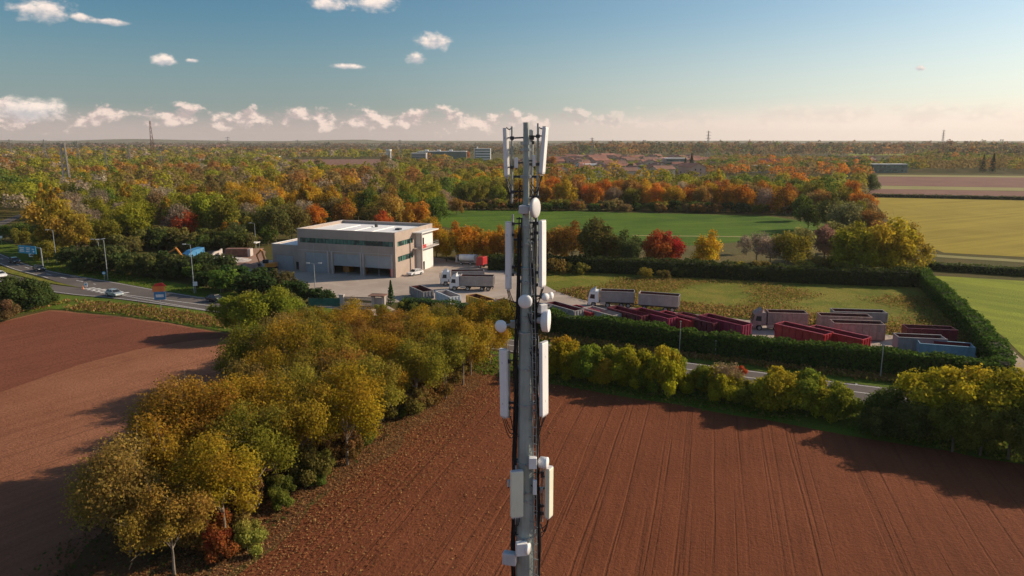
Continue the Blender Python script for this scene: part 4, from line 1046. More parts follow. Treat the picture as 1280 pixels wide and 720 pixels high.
# annex
AN = 6.4; AL = 8.6
ax = MB(); ax.box(-AL, -.05, 1.2, 1.5, 0, 6.4); ax.box(-AL, -AL + .3, 1.5, WD, 0, 6.4); ax.box(-AL, -.05, WD - .3, WD, 0, 6.4)
ax.box(-AL, -.05, 1.13, 1.2, 3.7, 3.8); ax.build('annex_wall', 'concrete_wall', wh)
ax = MB(); ax.box(-AL + .3, -.05, 1.5, WD - .3, 6.0, 6.15); ax.build('annex_roof', 'roof_membrane', wh)
ax = MB(); ax.box(-AL - .05, -.05, 1.14, 1.55, 6.4, 6.5); ax.box(-AL - .05, -AL + .35, 1.55, WD, 6.4, 6.5); ax.build('annex_parapet', 'roof_membrane', wh)
ax = MB(); ax.box(-AL + 1.2, -2.4, 1.12, 1.19, 0, 3.6); ax.build('roller_shutter', 'shutter', wh)
ax = MB(); ax.box(-1.6, -.4, 1.12, 1.19, 0.3, 2.2); ax.build('window', 'glass_dark', wh)

# ------------------------------------------------------------------ vehicles
def wheel(parent, x, y, r, w=.28, side=1):
    t = MB(); t.lathe((x, y - w / 2, r), (0, 1, 0), [(0, r * .72), (.02, r * .96), (w * .2, r), (w * .8, r), (w - .02, r * .96), (w, r * .72)], 18); o = t.build('wheel', 'rubber', parent)
    h = MB(); yy_ = y + side * (w / 2 + .005); h.lathe((x, yy_ - side * .06, r), (0, side, 0), [(0, r * .60), (.07, r * .58), (.05, r * .3), (.085, r * .18), (.09, .01)], 14); h.build('rim', 'rim_metal', o); return o
def tub(root, x0, x1, y0, y1, z0, z1, mat, inner, ribs=7, taper=0.0, wall=.09, part='tipper_body', filled=None, gate=True, cornerup=.18):
    """open-topped body: four walls, floor, ribs outside, top rail, tailgate"""
    b = MB()
    b.box(x0, x1, y0, y0 + wall, z0, z1); b.box(x0, x1, y1 - wall, y1, z0, z1)
    b.box(x0, x0 + wall, y0 + wall, y1 - wall, z0, z1 + cornerup); b.box(x0, x1, y0 + wall, y1 - wall, z0, z0 + .12)
    body = b.build(part, mat, root)
    r = MB()
    for k in range(ribs + 1):
        xx_ = x0 + .04 + (x1 - x0 - .22) * k / ribs; r.box(xx_, xx_ + .15, y0 - .13, y0 - .002, z0 + .05, z1 - .13); r.box(xx_, xx_ + .15, y1 + .002, y1 + .13, z0 + .05, z1 - .13)
    r.build('rib', mat, body)
    t = MB(); t.box(x0 - .04, x1, y0 - .09, y0 + wall + .02, z1 - .12, z1 + .03); t.box(x0 - .04, x1, y1 - wall - .02, y1 + .09, z1 - .12, z1 + .03); t.build('top_rail', mat, body)
    if gate:
        g = MB(); g.box(x1 - wall, x1, y0 + wall, y1 - wall, z0 + .12, z1 - .05)
        for k in range(4): yy_ = y0 + .15 + (y1 - y0 - .4) * k / 3; g.box(x1 + .002, x1 + .08, yy_, yy_ + .1, z0 + .1, z1 - .1)
        g.build('tailgate', mat, root if part != 'shell' else body)
    i = MB(); e = .012
    i.box(x0 + wall + e, x1 - wall - e, y0 + wall + .002, y0 + wall + .02, z0 + .14, z1 - .02); i.box(x0 + wall + e, x1 - wall - e, y1 - wall - .02, y1 - wall - .002, z0 + .14, z1 - .02)
    i.box(x0 + wall + e, x1 - wall - e, y0 + wall + .03, y1 - wall - .03, z0 + .13, z0 + .16); i.box(x0 + wall + .002, x0 + wall + .02, y0 + wall + .03, y1 - wall - .03, z0 + .17, z1)
    i.build('lining', inner, body)
    return body
def make_truck(name, cabmat, bodymat, label, group=None, trailer=False, loc=(0, 0, 0), rz=0, axles=4, L=9.2, cat='truck', inner='rust_red', zt=3.25):
    root = empty(name, loc, rz, label, cat, group)
    y0, y1 = -1.25, 1.25
    ch = MB(); ch.box(.5 if not trailer else .2, L - .1, -.45, -.25, .75, 1.05); ch.box(.5 if not trailer else .2, L - .1, .25, .45, .75, 1.05)
    for k in range(6): ch.box(1 + k * (L - 2) / 5, 1.12 + k * (L - 2) / 5, -.249, .249, .8, 1.0)
    ch.box(L - .25, L - .09, -1.2, 1.2, .5, .7); ch.build('chassis', 'dark_metal', root)
    if not trailer:
        c = MB(); prof_ = [(.0, .45), (.0, 1.55), (.28, 2.85), (.55, 3.15), (2.15, 3.2), (2.2, 1.0), (1.75, 1.0), (1.7, .75), (1.45, .98), (.75, .98), (.5, .7), (.45, .45)]
        c.prism(prof_, y0 + .02, y1 - .02); cab = c.build('cab', cabmat, root, .06)
        g = MB(); g.add([(.0, -1.05, 1.66), (.0, 1.05, 1.66), (.235, 1.02, 2.72), (.235, -1.02, 2.72)], [(0, 1, 2, 3)]); g.m = None
        g.v = [(x - .025, y, z) for x, y, z in g.v]; g.build('windshield', 'glass_dark', cab)
        for s in (-1, 1):
            g = MB(); ys = s * 1.24; g.add([(.38, ys, 1.75), (1.35, ys, 1.7), (1.35, ys, 2.55), (.55, ys, 2.6)], [(0, 1, 2, 3)]); g.build('side_window', 'glass_dark', cab)
            g = MB(); g.cbox((-.15, s * 1.35, 2.2), (.12, .1, .6)); g.tube((0, s * 1.2, 2.5), (-.12, s * 1.35, 2.4), .02); g.build('mirror', 'dark_metal', cab)
            g = MB(); g.cbox((-.02, s * .95, .85), (.06, .36, .2)); g.build('headlight', 'sign_white', root)
        g = MB(); g.cbox((-.04, 0, 1.25), (.06, 1.5, .5)); g.cbox((-.04, 0, .6), (.1, 2.4, .28)); g.build('grille', 'dark_metal', cab)
        g = MB(); g.add([(.5, -1.0, 3.17), (.5, 1.0, 3.17), (1.5, 1.05, 3.75), (1.5, -1.05, 3.75), (1.52, -1.05, 3.2), (1.52, 1.05, 3.2)], [(0, 1, 2, 3), (3, 2, 5, 4), (0, 3, 4), (1, 5, 2), (0, 4, 5, 1)]); g.build('roof_spoiler', cabmat, cab)
        g = MB(); g.cbox((2.9, -1.05, .85), (1.1, .4, .5)); g.cbox((2.9, 1.05, .85), (1.1, .4, .5)); g.build('fuel_tank', 'rim_metal', root)
        xs = [1.1, 3.9 + (L - 9.2) * .2, L - 2.5, L - 1.15][:4] if axles == 4 else [1.1, L - 2.6, L - 1.25]
        bx = 2.4
    else: xs = [1.3, L - 2.4, L - 1.1]; bx = .1; g = MB(); g.tube((-1.4, 0, .8), (.3, -.4, .85), .05); g.tube((-1.4, 0, .8), (.3, .4, .85), .05); g.build('drawbar', 'dark_metal', root)
    for x in xs:
        for s in (-1, 1): wheel(root, x, s * 1.05, .5, .32, s)
    tub(root, bx, L, y0, y1, 1.15, zt, bodymat, inner, 8)
    for s in (-1, 1): g = MB(); g.cbox((L - .07, s * 1.0, .62), (.04, .3, .12)); g.build('tail_light', 'sign_red', root)
    return root
def yaw_px(p, q): a, b = P(*p), P(*q); return math.atan2((b - a).y, (b - a).x)
# heading x axis = front to rear
make_truck('tipper_truck', 'white_paint', 'grey_paint', 'white cab tipper truck nearest the mast, grey body, in front of the warehouse yard trucks', loc=P(563, 362), rz=yaw_px((563, 362), (622, 363)), L=9.6)
make_truck('tipper_truck', 'white_paint', 'grey_paint', 'white cab tipper truck parked behind another white one beside the warehouse', loc=P(551, 356), rz=yaw_px((551, 356), (615, 355)), L=9.8)
make_truck('tipper_truck', 'white_paint', 'grey_paint', 'white cab tipper truck with grey body at the edge of the meadow, trailer behind it', loc=P(735, 382), rz=yaw_px((735, 382), (791, 384)), L=9.0)
make_truck('truck_trailer', 'white_paint', 'grey_paint', 'grey open-top trailer standing behind the white meadow-side truck', loc=P(798, 386), rz=yaw_px((798, 386), (845, 389.5)), L=7.7, trailer=True, cat='trailer')
make_truck('tipper_truck', 'dusty_paint', 'dusty_paint', 'dusty pinkish-grey tipper truck parked behind the bright red skips', loc=P(939, 411), rz=yaw_px((939, 411), (1008, 413)), L=9.0)
# red tractor unit and tank trailer behind
rt = empty('tractor_unit', P(598, 334), yaw_px((598, 334), (620, 336)), 'small red truck cab parked by the amber trees behind the white trucks', 'truck')
c = MB(); c.prism([(0, .5), (0, 1.6), (.3, 2.8), (2.0, 2.9), (2.0, .8), (1.4, .8), (.6, .6)], -1.2, 1.2); cab = c.build('cab', 'red_paint', rt, .06)
g = MB(); g.add([(-.03, -1, 1.7), (-.03, 1, 1.7), (.22, 1, 2.6), (.22, -1, 2.6)], [(0, 1, 2, 3)]); g.build('windshield', 'glass_dark', cab)
c = MB(); c.box(2.0, 6, -.45, .45, .7, 1.0); c.build('chassis', 'dark_metal', rt)
for x in (1.0, 4.4, 5.4):
    for s in (-1, 1): wheel(rt, x, s * 1.0, .48, .3, s)
tt = empty('tank_trailer', P(571, 330), yaw_px((571, 330), (596, 331)), 'white tank on a trailer left of the small red truck cab', 'trailer')
c = MB(); c.lathe((.6, 0, 1.8), (1, 0, 0), [(0, .3), (.15, .8), (.4, .9), (4.6, .9), (4.85, .8), (5, .3)], 20); c.build('tank', 'white_paint', tt, smooth=True)
c = MB(); c.box(0, .5, -1.1, 1.1, .6, 2.4); c.box(5.1, 5.6, -1.1, 1.1, .6, 2.6); c.box(0, 5.6, -1, -.8, .6, .85); c.box(0, 5.6, .8, 1, .6, .85); c.build('frame', 'grey_paint', tt)
for s in (-1, 1): wheel(tt, 4.0, s * .95, .4, .25, s); wheel(tt, 1.5, s * .95, .4, .25, s)

# skips: open-topped bodies standing on the yard
def skip(pxy, yaw, L, Wd, H, mat, inner, label, group='open-topped skips standing in the truck yard', z=0):
    c = P(*pxy); root = empty('tipper_skip', (c.x, c.y, z), yaw, label, 'skip', group)
    tub(root, -L / 2, L / 2, -Wd / 2, Wd / 2, .25, H, mat, inner, 7, part='shell', cornerup=.05)
    s = MB(); s.box(-L / 2 + .3, L / 2 - .3, -.7, -.5, .05, .249); s.box(-L / 2 + .3, L / 2 - .3, .5, .7, .05, .249); s.build('skid', 'dark_metal', root)
    return root
D = yaw_px((970, 415), (1042, 432))
print('skip yaw', math.degrees(D))
skip((527, 372), D - .1, 6.5, 2.5, 2.0, 'grey_paint', 'rust_red', 'grey skip with red inside, leftmost of the row by the gate')
skip((560, 378), D - .1, 6.5, 2.5, 1.9, 'white_paint', 'grey_paint', 'dirty white skip between the leftmost grey skip and the yellow one')
skip((601, 382), D, 6.8, 2.4, 1.7, 'yellow_paint', 'rust_red', 'yellow skip with red inside')
skip((636, 389), D, 6.8, 2.4, 1.8, 'grey_paint', 'rust_red', 'grey-brown skip just right of the yellow one, partly behind the mast')
skip((705, 396), D, 8.2, 2.4, 2.1, 'grey_paint', 'maroon_paint', 'grey skip with maroon inside just right of the mast')
skip((729, 397), D, 6.4, 2.3, 1.7, 'red_paint', 'maroon_paint', 'small faded red ribbed skip in front of the white meadow-side truck')
skip((668, 392), D, 7.2, 2.4, 2.0, 'grey_paint', 'maroon_paint', 'grey skip with dark red inside directly right of the mast dishes')
skip((846, 409), D, 7.6, 2.4, 2.1, 'red_paint', 'maroon_paint', 'red skip squeezed between purplish crimson and dark maroon ones')
skip((752, 401), D, 7.6, 2.3, 1.9, 'concrete_light', 'grey_paint', 'pale beige skip in front of the white meadow-side truck')
skip((785, 404), D, 8.2, 2.4, 2.3, 'maroon_paint', 'maroon_paint', 'dark maroon skip in front of the grey trailer')
skip((817, 407), D, 8.6, 2.4, 2.3, 'crimson_paint', 'maroon_paint', 'purplish crimson skip between two dark maroon ones')
skip((871, 413), D, 8.4, 2.4, 2.3, 'maroon_paint', 'rust_red', 'dark maroon skip left of the long pinkish purple one')
skip((905, 417), D, 8.8, 2.5, 2.5, 'crimson_paint', 'maroon_paint', 'long pinkish purple skip with gap to the dusty truck')
skip((1003, 430), D, 8.6, 2.6, 2.7, 'red_paint', 'maroon_paint', 'bright red skip, left of the two bright red ones')
skip((1046, 434), D, 9.2, 2.6, 2.5, 'red_paint', 'maroon_paint', 'bright red skip, right of the two bright red ones')
skip((1072, 404), 0 + R(-8), 9.0, 2.5, 2.3, 'grey_paint', 'rust_red', 'grey body with red inside, rearmost behind the bright red skips')
skip((1054, 412), 0 + R(-8), 8.4, 2.5, 2.6, 'dusty_paint', 'rust_red', 'ribbed pinkish grey body in the middle of three behind the red skips')
skip((1070, 424), 0 + R(-8), 8.0, 2.5, 2.9, 'dusty_paint', 'rust_red', 'tall grey-pink body nearest the bright red skips')
skip((1148, 438), 0 + R(-10), 7.0, 2.5, 2.3, 'grey_paint', 'rust_red', 'grey skip behind the light blue one near the hedge corner')
skip((1160, 427), 0 + R(-10), 7.5, 2.5, 2.4, 'maroon_paint', 'rust_red', 'dark maroon skip at the very back near the hedge corner')
skip((1180, 445), R(-18), 7.4, 2.5, 2.0, 'blue_paint', 'maroon_paint', 'light blue skip with maroon inside')

# cars
def make_car(name, mat, label, loc, rz, group=None):
    root = empty(name, loc, rz, label, 'car', group)
    b = MB(); b.prism([(0, .35), (-.02, .62), (.15, .82), (1.0, .95), (1.15, .95), (3.6, .98), (4.05, .92), (4.2, .75), (4.2, .38), (3.75, .3), (3.6, .55), (3.3, .66), (3.0, .55), (2.85, .28), (1.35, .28), (1.2, .55), (.9, .66), (.6, .55), (.45, .3)], -.87, .87)
    body = b.build('body', mat, root, .05)
    c = MB(); vs = [(1.05, .80, .95), (3.85, .80, .96), (3.3, .62, 1.42), (1.75, .62, 1.42)]; vs = vs + [(x, -y, z) for x, y, z in vs]
    c.add(vs, [(0, 1, 2, 3), (7, 6, 5, 4), (0, 4, 5, 1), (1, 5, 6, 2), (3, 2, 6, 7), (0, 3, 7, 4)]); c.build('windows', 'glass_dark', root, .02)
    r = MB(); r.cbox((2.5, 0, 1.435), (1.6, 1.22, .05)); 
    for s in (-1, 1): r.tube((1.1, s * .79, .97), (1.76, s * .62, 1.42), .035); r.tube((3.82, s * .79, .98), (3.3, s * .62, 1.42), .045); r.tube((2.5, s * .79, .97), (2.5, s * .63, 1.42), .035)
    r.build('roof', mat, root, .02)
    for x in (.9, 3.3):
        for s in (-1, 1): wheel(root, x, s * .78, .32, .2, s)
    for s in (-1, 1):
        g = MB(); g.cbox((.03, s * .62, .68), (.08, .34, .12)); g.build('headlight', 'sign_white', root)
        g = MB(); g.cbox((4.18, s * .66, .74), (.06, .3, .12)); g.build('tail_light', 'sign_red', root)
        g = MB(); g.cbox((1.35, s * .95, 1.0), (.12, .16, .1)); g.build('mirror', mat, root)
    return root
def up(v, z=.1): return Vector((v.x, v.y, z))
make_car('parked_car', 'white_paint', 'white car parked against the right wall of the warehouse', up(P(511, 345.5), .05), yaw_px((511, 345.5), (524, 343)))
make_car('car', 'silver_paint', 'silver-green car on the near lane beside the road hatching', up(P(150, 372)), yaw_px((150, 372), (133, 368.5)))
make_car('car', 'black_paint', 'dark car on the road next to the gantry sign post', up(P(53, 340)), yaw_px((53, 340), (37, 335)))
make_car('car', 'black_paint', 'dark car on the far curve of the road under the blue sign', up(P(22, 330)), yaw_px((22, 330), (7, 325)))
make_car('car', 'black_paint', 'dark car on the road about to pass behind the green corner tree', up(P(279, 379)), yaw_px((279, 379), (262, 376.5)))
make_car('car', 'white_paint', 'white car cut off by the left edge of the picture', up(P(5, 348)), yaw_px((5, 348), (-12, 344)))

# ------------------------------------------------------------------ street furniture
def lamp(pxy, h, label, group='street lamps along the road and yard', yaw=0, heads=1):
    c = P(*pxy); root = empty('street_lamp', c, yaw, label, 'street lamp', group)
    MB().tube((0, 0, 0), (0, 0, h), .11, .06, 10).build('pole', 'galvanised', root)
    for s in ([-1, 1] if heads == 2 else [1]):
        MB().path([(0, 0, h - .05), (.5 * s, 0, h + .12), (1.0 * s, 0, h + .15)], .04, 6).build('arm', 'galvanised', root)
        g = MB(); g.cbox((1.3 * s, 0, h + .14), (.75, .3, .12)); g.build('lamp_head', 'lamp_head', root, .03)
    return root
lamp((135, 350), 9.5, 'tall street lamp rising from the dark bushes left of centre of the left road', yaw=R(200))
lamp((71, 330), 9.0, 'tall street lamp just right of the gantry sign post', yaw=R(200))
lamp((126, 334), 7.2, 'street lamp with double head behind the taller lamp in the dark bushes', yaw=R(20), heads=2)
lamp((243, 367), 10.5, 'street lamp standing between the excavator and the advertising sign', yaw=R(180))
lamp((394, 361), 5.6, 'short double-headed lamp in front of the warehouse shutters', yaw=R(0), heads=2)
lamp((320, 310), 7.5, 'street lamp left of the warehouse annex against the wood', yaw=R(180))
lamp((258, 296), 7.0, 'street lamp beside the red-leaved tree behind the demolition yard', yaw=R(180))
lamp((577, 322), 8.5, 'slim lamp post among the amber trees right of the warehouse', yaw=R(0))
def post(pxy, h, label, name='utility_pole', group='slim poles along the clipped hedge', mat='galvanised'):
    root = empty(name, P(*pxy), 0, label, 'pole', group); MB().tube((0, 0, 0), (0, 0, h), .07, .05, 8).build('pole', mat, root); MB().cbox((0, 0, h - .1), (.3, .1, .12)).build('fitting', mat, root)
post((849, 444), 5.4, 'slim grey pole in front of the hedge left of the roadside gap')
post((1100, 475), 5.0, 'slim grey pole in front of the hedge below the bright red skips')
post((894, 446), 2.6, 'short pole in front of the hedge below the long purple skip')
# gantry sign
gs = empty('gantry_sign', P(54, 335.5), 0, 'blue overhead direction sign on a grey post beside the left road', 'road sign')
MB().tube((0, 0, 0), (0, 0, 5.2), .16, .14, 10).build('post', 'galvanised', gs)
a = yaw_px((54, 335.5), (12, 332)); dx = Vector((math.cos(a), math.sin(a), 0))
MB().tube((0, 0, 5.2), tuple(dx * 2.0 + Vector((0, 0, 5.35))), .1, .1, 8).build('arm', 'galvanised', gs)
rot = Matrix.Rotation(a, 3, 'Z')
bd = MB().cbox(tuple(dx * 4.9 + Vector((0, 0, 4.6))), (6.2, .12, 2.0), rot).build('sign_board', 'sign_blue', gs)
w_ = MB()
for (u, v, l, h) in [(-1.9, .45, 1.6, .22), (-1.9, 0, 1.3, .22), (-1.9, -.45, 1.7, .22), (.4, .45, 1.5, .22), (.4, 0, 1.2, .22), (2.2, .2, .9, .22), (2.3, -.4, .5, .4), (.2, -.5, 1.3, .18)]:
    w_.cbox(tuple(dx * (4.9 - u) + Vector((0, 0, 4.6 + v)) + rot @ Vector((0, .075, 0))), (l, .02, h), rot)
w_.build('lettering', 'sign_white', bd)
# other side signs
def roadsign(pxy, h, w, hh, mat, label, shape='rect', extra=None):
    root = empty('road_sign', P(*pxy), R(10), label, 'road sign'); MB().tube((0, 0, 0), (0, 0, h), .045, .045, 8).build('post', 'galvanised', root)
    g = MB()
    if shape == 'rect': g.cbox((0, -.07, h - hh / 2), (w, .05, hh))
    elif shape == 'tri': g.prism([(-w / 2, h - hh), (w / 2, h - hh), (0, h)], -.1, -.05)
    else: g.lathe((0, -.05, h - hh / 2), (0, -1, 0), [(0, w / 2), (.05, w / 2)], 20)
    b_ = g.build('sign_board', mat, root)
    if extra: g = MB(); g.cbox((0, -.11, h - hh / 2), (w * .7, .012, hh * .35)); g.build('panel', extra, b_)
    return root
roadsign((42, 326), 2.0, 1.9, .9, 'sign_white', 'small white direction sign under the blue overhead sign', extra='dark_metal')
roadsign((131, 352), 2.4, .75, .75, 'sign_blue', 'small round blue sign at the foot of the tall lamp', 'round', 'sign_white')
roadsign((108, 361), 1.4, .6, .9, 'sign_white', 'small white marker sign on the tip of the grass island', extra='sign_blue')
roadsign((202, 392), 4.2, 2.0, 1.5, 'tarp_blue', 'advertising sign on a post beside the left field, blue below and orange above', extra='sign_white')
ad = [o for o in bpy.data.objects if o.get('label', '').startswith('advertising')][0]
MB().cbox((-.1, -.07, 4.75), (2.2, .05, 1.0)).build('top_panel', 'sign_orange', ad)
MB().add([(-1.2, -.04, 5.26), (1.3, -.04, 5.26), (.6, -.04, 5.95), (-.5, -.04, 5.8), (-1.2, .02, 5.26), (1.3, .02, 5.26), (.6, .02, 5.95), (-.5, .02, 5.8)], [(0, 1, 2, 3), (7, 6, 5, 4), (0, 4, 5, 1), (1, 5, 6, 2), (2, 6, 7, 3), (3, 7, 4, 0)]).build('crest_panel', 'sign_red', ad)
roadsign((245, 367), 2.6, .9, .9, 'sign_white', 'small white sign on the verge at the foot of the lamp by the excavator')
roadsign((276, 366), 2.6, .7, .7, 'sign_white', 'small round white sign on the verge near the last dark car', 'round')
roadsign((2, 305), 2.6, 1.0, .8, 'sign_white', 'tiny white sign far up the curve at the left edge')
# traffic cone on the island tip
cn = MB(); cn.lathe((0, 0, 0), (0, 0, 1), [(0, .25), (.04, .25), (.05, .16), (.75, .04)], 12); o = cn.build('traffic_cone', 'sign_orange'); o.location = up(P(104, 362), .11); tag(o, 'orange cone beside the marker sign on the island tip', 'traffic cone')
# entrance gate
ga = P(426, 383); gb = P(481, 385); yw = math.atan2((gb - ga).y, (gb - ga).x); GL = (gb - ga).length
gt = empty('yard_gate', ga, yw, 'grey sliding metal gate between concrete pillars at the yard entrance', 'gate')
for x0, x1 in ((-.2, .7), (GL - 2.6, GL - 2.0), (GL - .5, GL + .1)): g = MB(); g.box(x0, x1, -.3, .3, 0, 2.3); g.box(x0 - .1, x1 + .1, -.4, .4, 2.3, 2.45); g.build('pillar', 'concrete_light', gt)
g = MB(); g.box(.71, GL - 2.61, -.08, .08, .1, .22); g.box(.71, GL - 2.61, -.08, .08, 1.9, 2.0)
x = .75
while x < GL - 2.65: g.box(x, x + .09, -.05, .05, .22, 1.9); x += .2
g.build('gate_leaf', 'dark_metal', gt)
g = MB(); g.box(GL - 1.99, GL - .51, -.15, .15, 0, 2.0); g.build('wall_panel', 'grey_paint', gt)
g = MB(); g.box(GL - 2.9, GL + .3, -1.2, 1.2, 2.46, 2.62); g.build('porch_roof', 'brick_dark', gt)
fa = P(386, 383); fb = P(425, 383.5); yw = math.atan2((fb - fa).y, (fb - fa).x); FL = (fb - fa).length
fn = empty('yard_fence', fa, yw, 'green netted fence left of the yard gate', 'fence')
g = MB(); g.box(0, FL, -.02, .02, .1, 1.7); g.build('netting', 'green_netting', fn)
for k in range(5): MB().tube((FL * k / 4, .06, 0), (FL * k / 4, .06, 1.8), .04, .04, 6).build('post', 'galvanised', fn)
rw = empty('low_barrier', P(418, 396), yaw_px((418, 396), (450, 395)), 'dark red low barrier outside the yard gate', 'barrier')
MB().box(0, 5.5, -.5, .5, .3, 1.0).build('rail', 'rust_red', rw); MB().box(.1, .3, -.4, .4, 0, .3).box(5.1, 5.3, -.4, .4, 0, .3).build('foot', 'dark_metal', rw)
rd = empty('road_roller', P(453, 398), R(0), 'small bright red machine outside the yard gate beside the dark red barrier', 'machine')
MB().box(-1, .8, -.6, .6, .5, 1.3).build('body', 'red_paint', rd, .1); MB().box(-.8, .2, -.5, .5, 1.31, 1.9).build('cabin', 'glass_dark', rd, .05)
for x in (-.6, .6):
    for s in (-1, 1): wheel(rd, x, s * .6, .35, .2, s)

# ------------------------------------------------------------------ demolition yard
def excavator(pxy, yaw, label, s=1.0, folded=False):
    root = empty('excavator', up(P(*pxy), .05), yaw, label, 'excavator'); root.scale = (s, s, s)
    for sd in (-1, 1):
        g = MB(); g.prism([(-1.6, .15), (-1.3, 0), (1.3, 0), (1.6, .15), (1.6, .6), (1.3, .8), (-1.3, .8), (-1.6, .6)], sd * 1.0 - .25, sd * 1.0 + .25); g.build('track', 'rubber', root)
    MB().box(-1.6, 1.0, -1.1, 1.1, .95, 1.9).build('body', 'orange_paint', root, .1)
    MB().box(.2, 1.5, .2, 1.1, 1.91, 2.8).build('cab', 'glass_dark', root, .06)
    a, b_, c = ((1.0, -.2, 1.5), (3.2, -.2, 4.6), (6.0, -.2, 3.2)) if not folded else ((1.0, -.2, 1.5), (2.0, -.2, 5.2), (3.3, -.2, 3.9))
    d = (6.4, -.2, .9) if not folded else (2.6, -.2, 1.6)
    MB().tube(a, b_, .3, .24, 6).tube(b_, c, .26, .2, 6).build('boom', 'orange_paint', root); MB().tube(c, d, .2, .14, 6).build('arm', 'orange_paint', root)
    MB().prism([(d[0] - .5, d[2] - .5), (d[0] + .3, d[2] - .6), (d[0] + .4, d[2] + .1), (d[0] - .1, d[2] + .1)], -.8, .4).build('bucket', 'dark_metal', root)
excavator((236, 333), R(172), 'orange excavator with raised arm in the demolition yard', 1.0)
excavator((338, 338), R(180), 'orange folded excavator arm at the left end of the warehouse', 1.0, True)
def pile(pxy, r, h, mat, name, label, cat):
    c = P(*pxy); n_ = 26; vs = []; fs = []
    for j in range(n_ + 1):
        for i in range(n_ + 1):
            x = (i / n_ - .5) * 2; y = (j / n_ - .5) * 2; d = math.hypot(x, y); z = h * max(0, 1 - d) ** .8 * (1 + .5 * mnoise.noise(Vector((x * 3 + c.x, y * 3, 0)))) + .12 * mnoise.noise(Vector((x * 12, y * 12, 2)))
            vs.append((x * r * 1.5, y * r, max(z, -.05) if d < 1 else -.1))
    for j in range(n_):
        for i in range(n_): q = j * (n_ + 1) + i; fs.append((q, q + 1, q + n_ + 2, q + n_ + 1))
    o = MB().add(vs, fs).build(name, mat); o.location = up(c, .03); tag(o, label, cat); return o
pile((258, 334), 4.5, 1.6, 'rubble', 'rubble_pile', 'pale rubble heap beneath the excavator arm', 'rubble')
pile((280, 326), 5, 1.2, 'rubble', 'rubble_pile', 'pale rubble heap to the right of the blue container', 'rubble')
pile((300, 334), 4, 1.0, 'red_dirt', 'earth_pile', 'reddish heap of earth in front of the parked trailer', 'earth pile')
cb = empty('container', P(231, 326), yaw_px((231, 326), (258, 321)), 'blue container with sloping top behind the excavator', 'container')
MB().prism([(0, 0), (0, 1.6), (2, 2.6), (6, 3.0), (6, 0)], -1.2, 1.2).build('body', 'tarp_blue', cb, .05); MB().box(.3, .5, -1.3, -1.205, .2, 1.3).box(3, 3.2, -1.3, -1.205, .2, 2.2).box(5.5, 5.7, -1.3, -1.205, .2, 2.5).box(.3, 5.7, -1.33, -1.25, .4, .55).build('rib', 'tarp_blue', cb)
cb = empty('container', P(284, 320.5), yaw_px((284, 320.5), (316, 320.5)), 'brown ribbed container with pale end in the demolition yard', 'container')
MB().box(0, 6.2, -1.2, 1.2, .15, 2.3).build('body', 'brick_dark', cb, .03); MB().box(6.21, 7.0, -1.15, 1.15, .15, 2.2).build('end_box', 'concrete_light', cb, .03)
g = MB(); g.box(.2, 5.8, -1.31, -1.23, 2.0, 2.15)
for k in range(12): g.box(.2 + k * .5, .3 + k * .5, -1.26, -1.203, .25, 2.2)
g.build('rib', 'brick_dark', cb)
cb = empty('white_canopy', P(311, 314), R(-5), 'small white flat canopy behind the brown container', 'canopy')
MB().box(-3, 3, -1.5, 1.5, 2.5, 2.7).build('roof', 'render_white', cb)
for x in (-2.8, 2.8):
    for y in (-1.3, 1.3): MB().tube((x, y, 0), (x, y, 2.499), .06, .06, 6).build('post', 'galvanised', cb)
cb = empty('broken_wall', P(262, 324), yaw_px((262, 324), (283, 317)), 'broken pale concrete wall beside the blue container', 'wall')
MB().prism([(0, 0), (0, 1.2), (1.5, 1.0), (3, 1.6), (6, 1.5), (7.5, 1.9), (7.5, 0)], -.2, .2).build('wall', 'concrete_light', cb)

# ------------------------------------------------------------------ pylons and far masts
def lattice(pxy, h, w0, label, arms=True, name='power_pylon', mat='galvanised', cat='pylon', group='lattice pylons and masts far away', thick=.12, w1=.5, loc=None):
    c = loc if loc is not None else P(*pxy); root = empty(name, c, R(20), label, cat, group); g = MB(); n_ = 9
    lv = [(h * (k / n_), w0 + (w1 - w0) * (k / n_) ** .8) for k in range(n_ + 1)]
    cs = [(-1, -1), (1, -1), (1, 1), (-1, 1)]
    for (z0, a0), (z1, a1) in zip(lv[:-1], lv[1:]):
        for i in range(4):
            x, y = cs[i]; x2, y2 = cs[(i + 1) % 4]
            g.tube((x * a0 / 2, y * a0 / 2, z0), (x * a1 / 2, y * a1 / 2, z1), thick, thick, 4); g.tube((x * a0 / 2, y * a0 / 2, z0), (x2 * a1 / 2, y2 * a1 / 2, z1), thick * .3, thick * .3, 4); g.tube((x2 * a0 / 2, y2 * a0 / 2, z0), (x * a1 / 2, y * a1 / 2, z1), thick * .3, thick * .3, 4)
    g.build('lattice_tower', mat, root)
    if arms:
        for q in (.7, .82, .94): MB().tube((-w0 * .9, 0, h * q), (0, 0, h * q + .8), thick, thick, 4).tube((w0 * .9, 0, h * q), (0, 0, h * q + .8), thick, thick, 4).tube((-w0 * .9, 0, h * q), (w0 * .9, 0, h * q), thick, thick, 4).build('crossarm', mat, root)
    return root
simple('pylon_steel', (0.40, 0.35, 0.30), 0.6, .3)
lattice((86, 262), 31, 4.2, 'large twin-legged lattice pylon above the wood on the left', arms=False, mat='pylon_steel', thick=.34, w1=1.6, loc=PD(85, 240, 390).xy.to_3d())
lattice((0, 0), 62, 7, 'tall red and white radio mast on the left horizon', arms=False, mat='roof_tile', cat='radio mast', name='radio_mast', thick=.35, w1=1.2, loc=PD(190, 180, 1150).xy.to_3d())
